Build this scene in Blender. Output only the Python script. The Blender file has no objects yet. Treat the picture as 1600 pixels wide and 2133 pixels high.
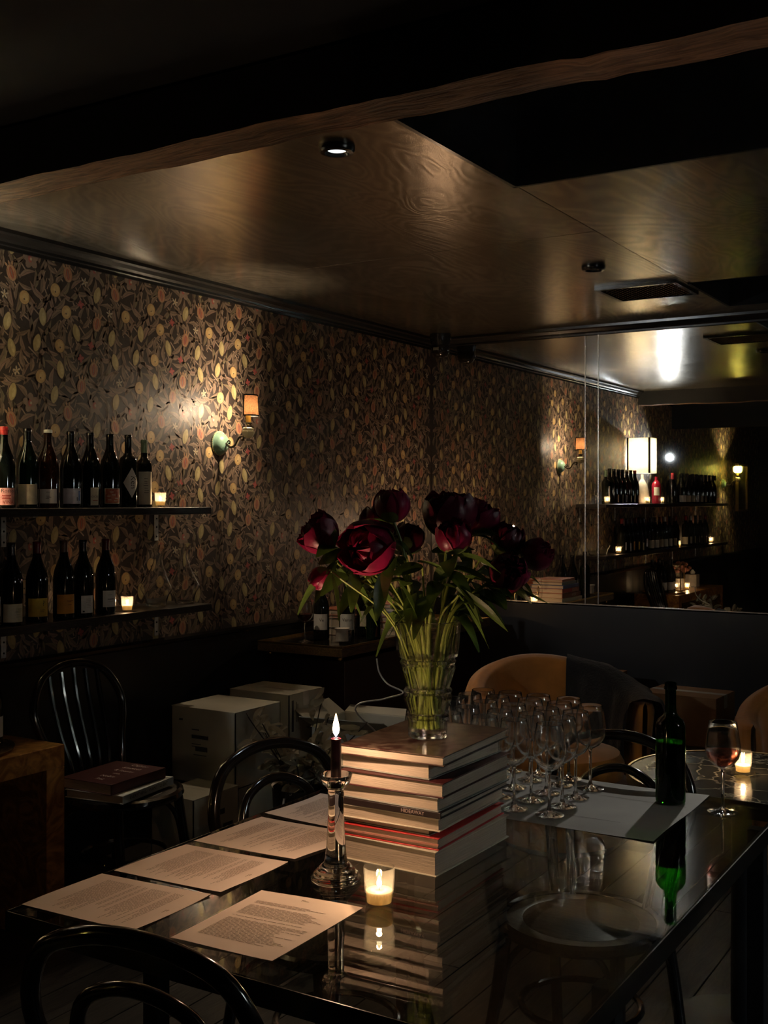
import bpy, math, random
from mathutils import Vector, Matrix
R_ = math.radians
random.seed(7)
scene = bpy.context.scene
COL = scene.collection

# ------------------------------------------------------------------ camera
cam_d = bpy.data.cameras.new('camera'); cam = bpy.data.objects.new('camera', cam_d); COL.objects.link(cam)
CAM_H, YAW, FPX, HZ = 1.5, R_(31.4), 2350.0, 1043.0
cam.location = (0, 0, CAM_H); cam.rotation_euler = (R_(90), 0, YAW)
cam_d.sensor_fit = 'HORIZONTAL'; cam_d.sensor_width = 36; cam_d.lens = 36*FPX/1600
cam_d.shift_y = -(1066.5-HZ)/1600; cam_d.clip_start = .05
scene.camera = cam
SN, CS = math.sin(YAW), math.cos(YAW)
def at(px, py, F):                       # a point seen at a pixel, F metres in front of the camera
    r = (px-800)/FPX; u = (HZ-py)/FPX
    return Vector((F*(-SN+CS*r), F*(CS+SN*r), CAM_H+F*u))
def onz(px, py, z):                      # the same on a level plane
    return at(px, py, (z-CAM_H)/((HZ-py)/FPX))
# ------------------------------------------------------------------ world, exposure, far lights
w = bpy.data.worlds.new('world'); scene.world = w; w.use_nodes = True
w.node_tree.nodes['Background'].inputs[0].default_value = (.6, .55, .5, 1)
w.node_tree.nodes['Background'].inputs[1].default_value = .0
scene.view_settings.view_transform = 'Standard'; scene.view_settings.look = 'None'
scene.view_settings.exposure = 0.95; scene.view_settings.gamma = 1; scene.view_settings.use_curve_mapping = False
WARM, CANDLE, COOL, YEL = (1, .62, .33), (1, .62, .33), (.86, .95, 1.0), (1, .80, .35)
P = dict(candle=5.2, votive=.42, tealight=.55, cart=3.1, sconce=14.5, sconce2=26.0, lamp=3.0, clip=24.0,
         down=3.5, void=40.0, side=15.0)
scene.cycles.sample_clamp_indirect = 30; scene.cycles.max_bounces = 24; scene.cycles.transmission_bounces = 24; scene.cycles.transparent_max_bounces = 48; scene.cycles.glossy_bounces = 10
def lamp(name, kind, loc, power, color, size=.01, parent=None, rot=None, spot=None, blend=.3, group=None):
    d = bpy.data.lights.new(name, kind); d.energy = power; d.color = color
    if kind == 'POINT': d.shadow_soft_size = size
    if kind == 'SPOT': d.shadow_soft_size = size; d.spot_size = R_(spot); d.spot_blend = blend
    if kind == 'AREA': d.shape = 'RECTANGLE'; d.size = size; d.size_y = size
    o = bpy.data.objects.new(name, d); COL.objects.link(o); o.location = loc
    if rot is not None: o.rotation_euler = rot
    if parent: o.parent = parent
    return o
def aim(a, b): return (Vector(b)-Vector(a)).to_track_quat('-Z', 'Y').to_euler()

# ------------------------------------------------------------------ materials
def newmat(n):
    m = bpy.data.materials.new(n); m.use_nodes = True
    m.node_tree.nodes.clear(); return m, m.node_tree.nodes, m.node_tree.links
def out(m, sock):
    o = m.node_tree.nodes.new('ShaderNodeOutputMaterial'); m.node_tree.links.new(sock, o.inputs[0])
def mat(n, col, rough=.5, metal=0, var=.12, scale=30, bump=0., bscale=None, spec=.5, coat=0, stretch=None, col2=None,
        detail=4, trans=0, emis=0, sheen=0, distortion=0, sub=0):
    m, N, L = newmat(n)
    b = N.new('ShaderNodeBsdfPrincipled')
    tc = N.new('ShaderNodeTexCoord'); mp = N.new('ShaderNodeMapping'); L.new(tc.outputs['Object'], mp.inputs[0])
    if stretch: mp.inputs['Scale'].default_value = stretch
    nz = N.new('ShaderNodeTexNoise'); nz.inputs['Scale'].default_value = scale; nz.inputs['Detail'].default_value = detail
    nz.inputs['Distortion'].default_value = distortion
    L.new(mp.outputs[0], nz.inputs[0])
    cr = N.new('ShaderNodeValToRGB')
    c2 = col2 if col2 else tuple(min(1, c*(1+var)) for c in col)
    c1 = col if col2 else tuple(c*(1-var) for c in col)
    cr.color_ramp.elements[0].position = .35; cr.color_ramp.elements[1].position = .65
    cr.color_ramp.elements[0].color = (*c1, 1); cr.color_ramp.elements[1].color = (*c2, 1)
    L.new(nz.outputs[0], cr.inputs[0]); L.new(cr.outputs[0], b.inputs['Base Color'])
    b.inputs['Roughness'].default_value = rough; b.inputs['Metallic'].default_value = metal
    b.inputs['Specular IOR Level'].default_value = spec; b.inputs['Coat Weight'].default_value = coat
    b.inputs['Coat Roughness'].default_value = .06
    b.inputs['Sheen Weight'].default_value = sheen
    if bump:
        nb = N.new('ShaderNodeTexNoise'); nb.inputs['Scale'].default_value = bscale or scale*2; nb.inputs['Detail'].default_value = 5
        L.new(mp.outputs[0], nb.inputs[0])
        bp = N.new('ShaderNodeBump'); bp.inputs['Strength'].default_value = bump; bp.inputs['Distance'].default_value = .01
        L.new(nb.outputs[0], bp.inputs['Height']); L.new(bp.outputs[0], b.inputs['Normal'])
    s = b.outputs[0]
    if trans:
        t = N.new('ShaderNodeBsdfTranslucent'); L.new(cr.outputs[0], t.inputs[0])
        mx = N.new('ShaderNodeMixShader'); mx.inputs[0].default_value = trans
        L.new(s, mx.inputs[1]); L.new(t.outputs[0], mx.inputs[2]); s = mx.outputs[0]
    out(m, s); return m
def thin(n, tint=(1, 1, 1), rough=.035, ior=1.5, haze=0, hazecol=(.8, .8, .75)):
    m, N, L = newmat(n)
    g = N.new('ShaderNodeNewGeometry'); mi = N.new('ShaderNodeMix'); mi.data_type = 'FLOAT'
    mi.inputs['A'].default_value = ior; mi.inputs['B'].default_value = 1/ior
    L.new(g.outputs['Backfacing'], mi.inputs['Factor'])
    f = N.new('ShaderNodeFresnel'); L.new(mi.outputs[0], f.inputs['IOR'])
    t = N.new('ShaderNodeBsdfTransparent'); t.inputs[0].default_value = (*tint, 1)
    gl = N.new('ShaderNodeBsdfGlossy'); gl.inputs['Roughness'].default_value = rough
    mx = N.new('ShaderNodeMixShader'); L.new(f.outputs[0], mx.inputs[0]); L.new(t.outputs[0], mx.inputs[1]); L.new(gl.outputs[0], mx.inputs[2])
    s = mx.outputs[0]
    if haze:
        tr = N.new('ShaderNodeBsdfTranslucent'); tr.inputs[0].default_value = (*hazecol, 1)
        m2 = N.new('ShaderNodeMixShader'); m2.inputs[0].default_value = haze
        L.new(s, m2.inputs[1]); L.new(tr.outputs[0], m2.inputs[2]); s = m2.outputs[0]
    out(m, s); return m
def cutglass(n, k=.45, ior=1.45, col=(1, 1, 1)):
    m, N, L = newmat(n)
    g = N.new('ShaderNodeNewGeometry'); mi = N.new('ShaderNodeMix'); mi.data_type = 'FLOAT'
    mi.inputs['A'].default_value = ior; mi.inputs['B'].default_value = 1/ior; L.new(g.outputs['Backfacing'], mi.inputs['Factor'])
    f = N.new('ShaderNodeFresnel'); L.new(mi.outputs[0], f.inputs['IOR'])
    t = N.new('ShaderNodeBsdfTransparent'); t.inputs[0].default_value = (*col, 1); r = N.new('ShaderNodeBsdfRefraction'); r.inputs['IOR'].default_value = ior; r.inputs['Roughness'].default_value = 0
    r.inputs[0].default_value = (*col, 1)
    gl = N.new('ShaderNodeBsdfGlossy'); gl.inputs['Roughness'].default_value = .04
    a = N.new('ShaderNodeMixShader'); a.inputs[0].default_value = k; L.new(t.outputs[0], a.inputs[1]); L.new(r.outputs[0], a.inputs[2])
    b = N.new('ShaderNodeMixShader'); L.new(f.outputs[0], b.inputs[0]); L.new(a.outputs[0], b.inputs[1]); L.new(gl.outputs[0], b.inputs[2])
    out(m, b.outputs[0]); return m
def solidglass(n, col=(1, 1, 1), ior=1.5):
    m, N, L = newmat(n); g = N.new('ShaderNodeBsdfGlass'); g.inputs[0].default_value = (*col, 1); g.inputs['IOR'].default_value = ior
    g.inputs['Roughness'].default_value = .045; out(m, g.outputs[0]); return m
def emit(n, col, st):
    m, N, L = newmat(n); e = N.new('ShaderNodeEmission'); e.inputs[0].default_value = (*col, 1); e.inputs[1].default_value = st
    out(m, e.outputs[0]); return m
def flame_mat():
    m, N, L = newmat('flame'); tc = N.new('ShaderNodeTexCoord'); sp = N.new('ShaderNodeSeparateXYZ')
    L.new(tc.outputs['Generated'], sp.inputs[0]); cr = N.new('ShaderNodeValToRGB')
    cr.color_ramp.elements[0].color = (.12, .2, .9, 1); cr.color_ramp.elements[1].color = (1, .62, .25, 1); cr.color_ramp.elements[1].position = 1
    e2 = cr.color_ramp.elements.new(.22); e2.color = (1, .8, .5, 1)
    L.new(sp.outputs['Z'], cr.inputs[0]); e = N.new('ShaderNodeEmission'); e.inputs[1].default_value = 10
    L.new(cr.outputs[0], e.inputs[0]); out(m, e.outputs[0]); return m
def wood(n, c1, c2, rough, scale, stretch, coat=0, bump=.1, dist=2.5):
    m, N, L = newmat(n); b = N.new('ShaderNodeBsdfPrincipled'); tc = N.new('ShaderNodeTexCoord'); mp = N.new('ShaderNodeMapping')
    mp.inputs['Scale'].default_value = stretch; L.new(tc.outputs['Object'], mp.inputs[0])
    n1 = N.new('ShaderNodeTexNoise'); n1.inputs['Scale'].default_value = scale; n1.inputs['Detail'].default_value = 6; n1.inputs['Distortion'].default_value = dist
    L.new(mp.outputs[0], n1.inputs[0]); cr = N.new('ShaderNodeValToRGB'); cr.color_ramp.elements[0].color = (*c1, 1); cr.color_ramp.elements[1].color = (*c2, 1)
    cr.color_ramp.elements[0].position = .38; cr.color_ramp.elements[1].position = .64
    L.new(n1.outputs[0], cr.inputs[0]); L.new(cr.outputs[0], b.inputs['Base Color']); b.inputs['Roughness'].default_value = rough
    b.inputs['Coat Weight'].default_value = coat
    bp = N.new('ShaderNodeBump'); bp.inputs['Strength'].default_value = bump; bp.inputs['Distance'].default_value = .01
    L.new(n1.outputs[0], bp.inputs['Height']); L.new(bp.outputs[0], b.inputs['Normal']); out(m, b.outputs[0]); return m
def lacquer(n, r0=.17, r1=.24, k=1.0):
    # bronze-brown lacquered plywood: wavy grain lines, satin gloss
    m, N, L = newmat(n); b = N.new('ShaderNodeBsdfPrincipled'); g = N.new('ShaderNodeNewGeometry')
    mp = N.new('ShaderNodeMapping'); mp.inputs['Scale'].default_value = (1, .42, 1); L.new(g.outputs['Position'], mp.inputs[0])
    n1 = N.new('ShaderNodeTexNoise'); n1.inputs['Scale'].default_value = 1.9; n1.inputs['Detail'].default_value = 3; n1.inputs['Distortion'].default_value = .6
    L.new(mp.outputs[0], n1.inputs[0])
    mu = N.new('ShaderNodeMath'); mu.operation = 'MULTIPLY'; mu.inputs[1].default_value = 170; L.new(n1.outputs[0], mu.inputs[0])
    sn = N.new('ShaderNodeMath'); sn.operation = 'SINE'; L.new(mu.outputs[0], sn.inputs[0])
    n2 = N.new('ShaderNodeTexNoise'); n2.inputs['Scale'].default_value = 3; n2.inputs['Detail'].default_value = 6; L.new(mp.outputs[0], n2.inputs[0])
    n3 = N.new('ShaderNodeTexNoise'); n3.inputs['Scale'].default_value = 260; n3.inputs['Detail'].default_value = 2; L.new(g.outputs['Position'], n3.inputs[0])
    a1 = N.new('ShaderNodeMath'); a1.operation = 'MULTIPLY_ADD'; a1.inputs[1].default_value = .16; L.new(sn.outputs[0], a1.inputs[0]); L.new(n2.outputs[0], a1.inputs[2])
    cr = N.new('ShaderNodeValToRGB'); cr.color_ramp.elements[0].color = (.31*k, .262*k, .190*k, 1); cr.color_ramp.elements[1].color = (.47*k, .40*k, .30*k, 1)
    cr.color_ramp.elements[0].position = .35; cr.color_ramp.elements[1].position = .7
    L.new(a1.outputs[0], cr.inputs[0]); L.new(cr.outputs[0], b.inputs['Base Color'])
    rr = N.new('ShaderNodeMapRange'); rr.inputs['To Min'].default_value = r0; rr.inputs['To Max'].default_value = r1
    L.new(a1.outputs[0], rr.inputs[0]); L.new(rr.outputs[0], b.inputs['Roughness'])
    b.inputs['Metallic'].default_value = .85; b.inputs['Specular IOR Level'].default_value = .6
    bp = N.new('ShaderNodeBump'); bp.inputs['Strength'].default_value = .5; bp.inputs['Distance'].default_value = .0022
    s3 = N.new('ShaderNodeMath'); s3.operation = 'MULTIPLY'; s3.inputs[1].default_value = .32; L.new(n3.outputs[0], s3.inputs[0])
    ad = N.new('ShaderNodeMath'); ad.operation = 'MULTIPLY_ADD'; ad.inputs[1].default_value = .085; L.new(sn.outputs[0], ad.inputs[0]); L.new(s3.outputs[0], ad.inputs[2])
    L.new(ad.outputs[0], bp.inputs['Height']); L.new(bp.outputs[0], b.inputs['Normal'])
    out(m, b.outputs[0]); return m
def burl(n):
    return wood(n, (.22, .09, .022), (.55, .27, .075), .28, 9, (1, 1, 1), coat=.6, bump=.05, dist=3.5)
M = dict(
 black=mat('black paint', (.008, .008, .009), .38, bump=.03, scale=8), black_gloss=mat('black gloss trim', (.012, .011, .010), .22, bump=.02, scale=6),
 blackwood=mat('black lacquered bentwood', (.010, .008, .007), .16, coat=.5, bump=.02, scale=12), void=mat('matt black void', (.002, .002, .002), .9),
 paper_bg=mat('wallpaper ground', (.030, .021, .017), .5, spec=.5, bump=.02, scale=60), dark_wall=mat('dark plaster', (.03, .026, .022), .7, bump=.05),
 shelf=wood('dark stained shelf', (.012, .010, .009), (.035, .028, .024), .35, 14, (6, 1, 6)), lacq=lacquer('bronze lacquered plywood'), lacq_streak=lacquer('bronze lacquered plywood lightened for streak', .185, .245, 1.35),
 beam=wood('rough hewn beam', (.10, .045, .022), (.30, .155, .085), .55, 7, (1, 9, 9), bump=.9, dist=1.2),
 steel=mat('brushed steel', (.62, .62, .60), .45, .25, scale=80), brass=mat('aged brass', (.55, .38, .16), .3, 1, scale=40), silver=mat('silver edging', (.75, .70, .64), .25, 1),
 mirror=mat('mirror glass', (.80, .80, .77), .012, 1, var=.0), floor=wood('dark floorboards', (.014, .010, .008), (.045, .035, .027), .42, 5, (7, 1, 7), bump=.12),
 burl=burl('burl wood veneer'), maroon=mat('dark maroon lacquer', (.022, .008, .007), .4, bump=.03), tray=wood('tray wood', (.05, .03, .014), (.13, .085, .04), .4, 9, (6, 1, 6)),
 bottle=mat('dark bottle glass', (.004, .005, .003), .04, spec=.7), bottle_g=mat('deep green bottle glass', (.003, .010, .004), .04, spec=.7), bottle_b=mat('brown bottle glass', (.03, .009, .003), .05),
 bottle_r=mat('rose red bottle', (.30, .012, .03), .06, trans=.35), glass=thin('clear glass'), facet=thin('faceted glass', (.97, .98, .96), .015, 1.75), cut=cutglass('cut glass', .35, 1.55), bowl=cutglass('wine glass crystal', .55, 1.5), glass_solid=solidglass('solid clear glass'), green=thin('green glass', (.08, .36, .05)),
 table_glass=thin('smoked table glass', (.72, .74, .72), .012, 1.62), water=thin('water', (.93, .96, .88), 0, 1.33), winered=mat('red wine', (.10, .003, .006), .03, trans=.3), winewhite=thin('wine in glass', (.62, .36, .32), 0, 1.33),
 votive=thin('hazy votive glass', (.97, .97, .94), .05, 1.5, .06, (.95, .92, .80)), wax=mat('pale wax', (.72, .62, .40), .45, trans=.45, var=.04), wax_red=mat('burgundy wax', (.026, .003, .007), .35, trans=.06),
 flame=flame_mat(), wick=mat('burnt wick', (.01, .01, .01), .9), cream=mat('cream label', (.62, .58, .46), .6, var=.05), white=mat('white label', (.68, .68, .66), .6, var=.04), pink=mat('pink label', (.72, .36, .33), .6, var=.25, scale=60),
 mottle=mat('mottled label', (.36, .33, .25), .6, col2=(.52, .48, .36), scale=25), lilac=mat('lilac white label', (.52, .52, .64), .6, var=.1, scale=40), yellow=mat('yellow label', (.62, .42, .05), .55), orange=mat('orange label', (.62, .27, .03), .55), art=mat('red brown printed label', (.30, .06, .03), .5, col2=(.50, .18, .09), scale=30, distortion=3),
 ink=mat('printed ink', (.035, .03, .03), .7), inkred=mat('red ink', (.35, .03, .02), .7), inkblue=mat('blue ink', (.10, .17, .42), .7), ink_menu=mat('menu ink', (.28, .19, .14), .8), inkwhite=mat('white lettering', (.55, .42, .38), .6), wrap=mat('white capsule', (.6, .6, .55), .4), redwax=mat('red wax seal', (.35, .02, .02), .25), capsule=mat('black foil', (.012, .012, .012), .25),
 capgreen=mat('green foil', (.20, .28, .16), .35), capred=mat('dark red foil', (.12, .012, .012), .25), capbrown=mat('brown foil', (.09, .035, .015), .3), cappink=mat('pink foil', (.75, .07, .12), .35),
 menu=mat('menu card', (.80, .66, .56), .75, var=.05, scale=5, trans=.05), placemat=mat('grey paper mat', (.30, .29, .26), .6, var=.15, scale=4), pages=mat('book pages', (.50, .41, .32), .75, stretch=(1, 1, 60), scale=9, var=.14, bump=.25, bscale=14),
 card=mat('white carton board', (.42, .40, .33), .7, var=.1, scale=6, bump=.05), kraft=mat('brown cardboard', (.34, .19, .10), .75, var=.1, scale=8, bump=.04), tape=mat('packing tape', (.50, .46, .40), .3),
 velvet=mat('mustard velvet', (.55, .21, .03), .8, var=.18, scale=7, bump=.1, bscale=60, sheen=.6), jacket=mat('charcoal wool', (.018, .018, .021), .9, bump=.5, bscale=90, sheen=.2), felt=mat('dark cushion', (.02, .02, .02), .9),
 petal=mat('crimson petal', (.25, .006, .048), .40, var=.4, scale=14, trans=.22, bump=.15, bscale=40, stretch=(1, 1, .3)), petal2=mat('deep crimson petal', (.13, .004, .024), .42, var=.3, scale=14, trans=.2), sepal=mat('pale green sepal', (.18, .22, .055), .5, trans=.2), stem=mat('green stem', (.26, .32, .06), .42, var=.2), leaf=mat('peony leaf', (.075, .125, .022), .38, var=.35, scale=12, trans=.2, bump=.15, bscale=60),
 drypaper=mat('pale dried leaf', (.30, .28, .22), .7, trans=.25), shade_cloth=mat('brown woven shade', (.030, .013, .0055), .8, var=.6, scale=300, trans=.55), shade_lin=mat('linen lampshade', (.82, .77, .64), .8, var=.1, scale=120, trans=.5), shade_inner=mat('white shade lining', (.8, .76, .66), .7), verdigris=mat('verdigris green enamel', (.16, .27, .20), .28, var=.1, scale=20),
 scroll=mat('dark bronze', (.06, .05, .035), .3, .8), ivory=mat('ivory enamel', (.62, .56, .36), .35), candletube=mat('yellow candle tube', (.75, .52, .14), .4, trans=.3), bulb=emit('lit bulb', (1, .72, .42), 18), lens=emit('downlight lens', (.80, .92, 1), 1.3), ceramic=mat('white ceramic', (.7, .68, .62), .2), greenshade=mat('yellow green glass shade', (.60, .62, .26), .2, trans=.8),
 marble=None, rust=mat('rust book cloth', (.22, .06, .03), .6), bluec=mat('blue book cloth', (.05, .10, .30), .5), redc=mat('red book cloth', (.55, .03, .03), .5), pinkc=mat('salmon book cloth', (.55, .24, .18), .6), greyc=mat('grey book cloth', (.28, .29, .26), .6), darkred=mat('dark red cover', (.06, .010, .010), .45), darkc=mat('near black cover', (.02, .012, .012), .4), photo=mat('printed photograph cover', (.045, .016, .014), .28, col2=(.17, .12, .09), scale=11, distortion=2.2, detail=2, coat=.3), artdark=mat('dark picture', (.03, .025, .02), .4, col2=(.09, .07, .045), scale=5, distortion=1), scrap=mat('pale bottle art print', (.45, .40, .30), .6), magnolia=mat('tissue', (.6, .56, .5), .7), dryrose=mat('dried pink flowers', (.35, .16, .12), .8, trans=.2))
def marble():
    m, N, L = newmat('dark veined marble'); b = N.new('ShaderNodeBsdfPrincipled'); tc = N.new('ShaderNodeTexCoord')
    v = N.new('ShaderNodeTexVoronoi'); v.feature = 'DISTANCE_TO_EDGE'; v.inputs['Scale'].default_value = 9
    nz = N.new('ShaderNodeTexNoise'); nz.inputs['Scale'].default_value = 5; nz.inputs['Detail'].default_value = 5
    mx = N.new('ShaderNodeMixRGB'); mx.inputs[0].default_value = .35; L.new(tc.outputs['Object'], nz.inputs[0])
    L.new(tc.outputs['Object'], mx.inputs[1]); L.new(nz.outputs[1], mx.inputs[2]); L.new(mx.outputs[0], v.inputs[0])
    cr = N.new('ShaderNodeValToRGB'); cr.color_ramp.elements[0].color = (.34, .30, .22, 1); cr.color_ramp.elements[1].color = (.035, .032, .026, 1); cr.color_ramp.elements[1].position = .045
    L.new(v.outputs[0], cr.inputs[0]); L.new(cr.outputs[0], b.inputs['Base Color']); b.inputs['Roughness'].default_value = .12; out(m, b.outputs[0]); return m
M['marble'] = marble()
M['lampbulb'] = emit('bright lamp bulb', (1, .90, .72), 55)
def sheer(m, k):                          # lets a little light straight through the weave
    N, L = m.node_tree.nodes, m.node_tree.links; o = [n for n in N if n.type == 'OUTPUT_MATERIAL'][0]; src = o.inputs[0].links[0].from_socket
    t = N.new('ShaderNodeBsdfTransparent'); mx = N.new('ShaderNodeMixShader'); mx.inputs[0].default_value = k
    L.new(src, mx.inputs[1]); L.new(t.outputs[0], mx.inputs[2]); L.new(mx.outputs[0], o.inputs[0])
sheer(M['shade_lin'], .10)

# ------------------------------------------------------------------ mesh helpers
def frame(d):
    d = Vector(d).normalized(); a = Vector((0, 0, 1)) if abs(d.z) < .9 else Vector((1, 0, 0))
    x = a.cross(d).normalized(); return x, d.cross(x)
class MB:
    def __init__(s): s.v, s.f, s.m = [], [], []
    def add(s, vs, fs, mi=0):
        o = len(s.v); s.v += [tuple(v) for v in vs]; s.f += [tuple(i+o for i in f) for f in fs]; s.m += [mi]*len(fs); return s
    def box(s, x0, x1, y0, y1, z0, z1, mi=0):
        return s.add([(x0,y0,z0),(x1,y0,z0),(x1,y1,z0),(x0,y1,z0),(x0,y0,z1),(x1,y0,z1),(x1,y1,z1),(x0,y1,z1)],
                     [(0,3,2,1),(4,5,6,7),(0,1,5,4),(1,2,6,5),(2,3,7,6),(3,0,4,7)], mi)
    def bbox(s, x0, x1, y0, y1, z0, z1, b=.002, mi=0):       # box with chamfered vertical and top edges
        c = [(x0+b,y0),(x1-b,y0),(x1,y0+b),(x1,y1-b),(x1-b,y1),(x0+b,y1),(x0,y1-b),(x0,y0+b)]
        ci = [(x0+b,y0+b),(x1-b,y0+b),(x1-b,y0+b),(x1-b,y1-b),(x1-b,y1-b),(x0+b,y1-b),(x0+b,y1-b),(x0+b,y0+b)]
        vs = [(x,y,z0+b) for x,y in c]+[(x,y,z1-b) for x,y in c]+[(x,y,z1) for x,y in ci]+[(x,y,z0) for x,y in ci]
        fs = [(i,(i+1)%8,8+(i+1)%8,8+i) for i in range(8)]+[(8+i,8+(i+1)%8,16+(i+1)%8,16+i) for i in range(8)]+[(24+i,24+(i+1)%8,(i+1)%8,i) for i in range(8)]
        return s.add(vs, fs+[tuple(range(16,24)),tuple(range(31,23,-1))], mi)
    def lathe(s, prof, n=24, c=(0,0,0), mi=0, axis=None, a0=0, a1=2*math.pi, star=None):
        full = abs(a1-a0-2*math.pi) < 1e-6; k = n if full else n+1; vs = []; ax = None
        if axis is not None:
            X, Y = frame(axis); Z = Vector(axis).normalized()
        for (r, z) in prof:
            for i in range(k):
                a = a0+(a1-a0)*i/n; rr = r*(star[i % 2] if star else 1)
                p = (rr*math.cos(a), rr*math.sin(a), z)
                if axis is not None: q = X*p[0]+Y*p[1]+Z*p[2]; p = (q.x, q.y, q.z)
                vs.append((p[0]+c[0], p[1]+c[1], p[2]+c[2]))
        fs = []
        for j in range(len(prof)-1):
            for i in range(n):
                i2 = (i+1) % k if full else i+1
                fs.append((j*k+i, j*k+i2, (j+1)*k+i2, (j+1)*k+i))
        return s.add(vs, fs, mi)
    def disc(s, r, z, n=24, c=(0,0,0), mi=0, up=True):
        vs = [(c[0]+r*math.cos(2*math.pi*i/n), c[1]+r*math.sin(2*math.pi*i/n), c[2]+z) for i in range(n)]
        return s.add(vs, [tuple(range(n)) if up else tuple(range(n-1,-1,-1))], mi)
    def tube(s, pts, rad, n=8, mi=0, cap=True, closed=False):
        pts = [Vector(p) for p in pts]; k = len(pts); vs = []; X = None
        for i, p in enumerate(pts):
            if closed: d = pts[(i+1) % k]-pts[i-1]
            else: d = pts[min(i+1, k-1)]-pts[max(i-1, 0)]
            d.normalize()
            if X is None: X, _ = frame(d)
            X = (X-d*X.dot(d)).normalized(); Y = d.cross(X)
            r = rad[i] if isinstance(rad, (list, tuple)) else rad
            for j in range(n):
                a = 2*math.pi*j/n; vs.append(p+X*r*math.cos(a)+Y*r*math.sin(a))
        fs = []
        for i in range(k if closed else k-1):
            b = ((i+1) % k)*n
            for j in range(n): fs.append((i*n+j, i*n+(j+1) % n, b+(j+1) % n, b+j))
        if cap and not closed: fs += [tuple(range(n-1,-1,-1)), tuple((k-1)*n+j for j in range(n))]
        return s.add(vs, fs, mi)
    def ell(s, c, r, nu=12, nv=8, mi=0):
        c = Vector(c); vs = []
        for j in range(nv+1):
            t = math.pi*j/nv
            for i in range(nu):
                a = 2*math.pi*i/nu; vs.append((c.x+r[0]*math.sin(t)*math.cos(a), c.y+r[1]*math.sin(t)*math.sin(a), c.z-r[2]*math.cos(t)))
        return s.add(vs, [(j*nu+i, j*nu+(i+1) % nu, (j+1)*nu+(i+1) % nu, (j+1)*nu+i) for j in range(nv) for i in range(nu)], mi)
    def grid(s, fn, nu, nv, mi=0):
        vs = [fn(i/nu, j/nv) for j in range(nv+1) for i in range(nu+1)]; k = nu+1
        return s.add(vs, [(j*k+i, j*k+i+1, (j+1)*k+i+1, (j+1)*k+i) for j in range(nv) for i in range(nu)], mi)
    def prism(s, poly, a, b, fn, mi=0):                       # poly of 2d points swept from a to b by fn(p, t)
        n = len(poly); vs = [fn(p, a) for p in poly]+[fn(p, b) for p in poly]
        return s.add(vs, [(i, (i+1) % n, n+(i+1) % n, n+i) for i in range(n)]+[tuple(range(n-1,-1,-1)), tuple(range(n, 2*n))], mi)
    def mesh(s, name, mats, smooth=True, angle=40):
        me = bpy.data.meshes.new(name); me.from_pydata(s.v, [], s.f)
        for m in (mats if isinstance(mats, (list, tuple)) else [mats]): me.materials.append(M[m] if isinstance(m, str) else m)
        me.polygons.foreach_set('material_index', s.m)
        if smooth:
            me.polygons.foreach_set('use_smooth', [True]*len(s.f))
            try: me.set_sharp_from_angle(angle=R_(angle))
            except Exception: pass
        me.update(); return me
def link(name, me, parent=None, loc=(0,0,0), rot=(0,0,0)):
    o = bpy.data.objects.new(name, me); COL.objects.link(o); o.location = loc; o.rotation_euler = rot
    if parent is not None: o.parent = parent
    return o
def part(name, mb, mats, parent, loc=(0,0,0), rot=(0,0,0), smooth=True, label=None, kind=None, angle=40):
    o = link(name, mb.mesh(name, mats, smooth, angle) if isinstance(mb, MB) else mb, parent, loc, rot)
    if label: o['label'] = label
    if kind: o['kind'] = kind
    return o
def tag(o, label, cat, group=None):
    o['label'] = label; o['category'] = cat
    if group: o['group'] = group
    return o
def thing(name, label, cat, loc=(0,0,0), rz=0, group=None):
    return tag(link(name, None, None, loc, (0, 0, rz)), label, cat, group)
def struct(name, mb, mats, smooth=False, parent=None, loc=(0,0,0)):
    o = part(name, mb, mats, parent, loc, smooth=smooth)
    if parent is None: o['kind'] = 'structure'
    return o
def copy_tree(o, loc=None, rz=None, label=None, group=None, parent=None):
    c = o.copy(); COL.objects.link(c)
    if parent is not None: c.parent = parent
    if loc is not None: c.location = loc
    if rz is not None: c.rotation_euler = (0, 0, rz)
    if label: c['label'] = label
    if group: c['group'] = group
    for ch in list(o.children): copy_tree(ch, parent=c)
    return c
def spline(pts, sub=6, closed=False):
    P_ = [Vector(p) for p in pts]; n = len(P_); o = []
    for i in range(n if closed else n-1):
        p0 = P_[i-1] if (i or closed) else P_[0]*2-P_[1]; p1, p2 = P_[i], P_[(i+1) % n]
        p3 = P_[(i+2) % n] if (closed or i+2 < n) else p2*2-p1
        for k in range(sub):
            t = k/sub; o.append(.5*((2*p1)+(p2-p0)*t+(2*p0-5*p1+4*p2-p3)*t*t+(3*p1-p0-3*p2+p3)*t**3))
    if not closed: o.append(P_[-1])
    return o
def text_mb(txt, size, mi=0, mb=None, fn=None, res=2, align='CENTER'):
    cu = bpy.data.curves.new('lettering', 'FONT'); cu.body = txt; cu.size = size; cu.align_x = align; cu.align_y = 'CENTER'; cu.resolution_u = res
    ob = bpy.data.objects.new('lettering', cu); COL.objects.link(ob); bpy.context.view_layer.update()
    me = ob.to_mesh(); vs = [v.co.copy() for v in me.vertices]; fs = [tuple(p.vertices) for p in me.polygons]
    ob.to_mesh_clear(); bpy.data.objects.remove(ob); bpy.data.curves.remove(cu)
    mb = mb or MB(); mb.add([fn(v.x, v.y) if fn else (v.x, v.y, 0) for v in vs], fs, mi); return mb

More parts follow.
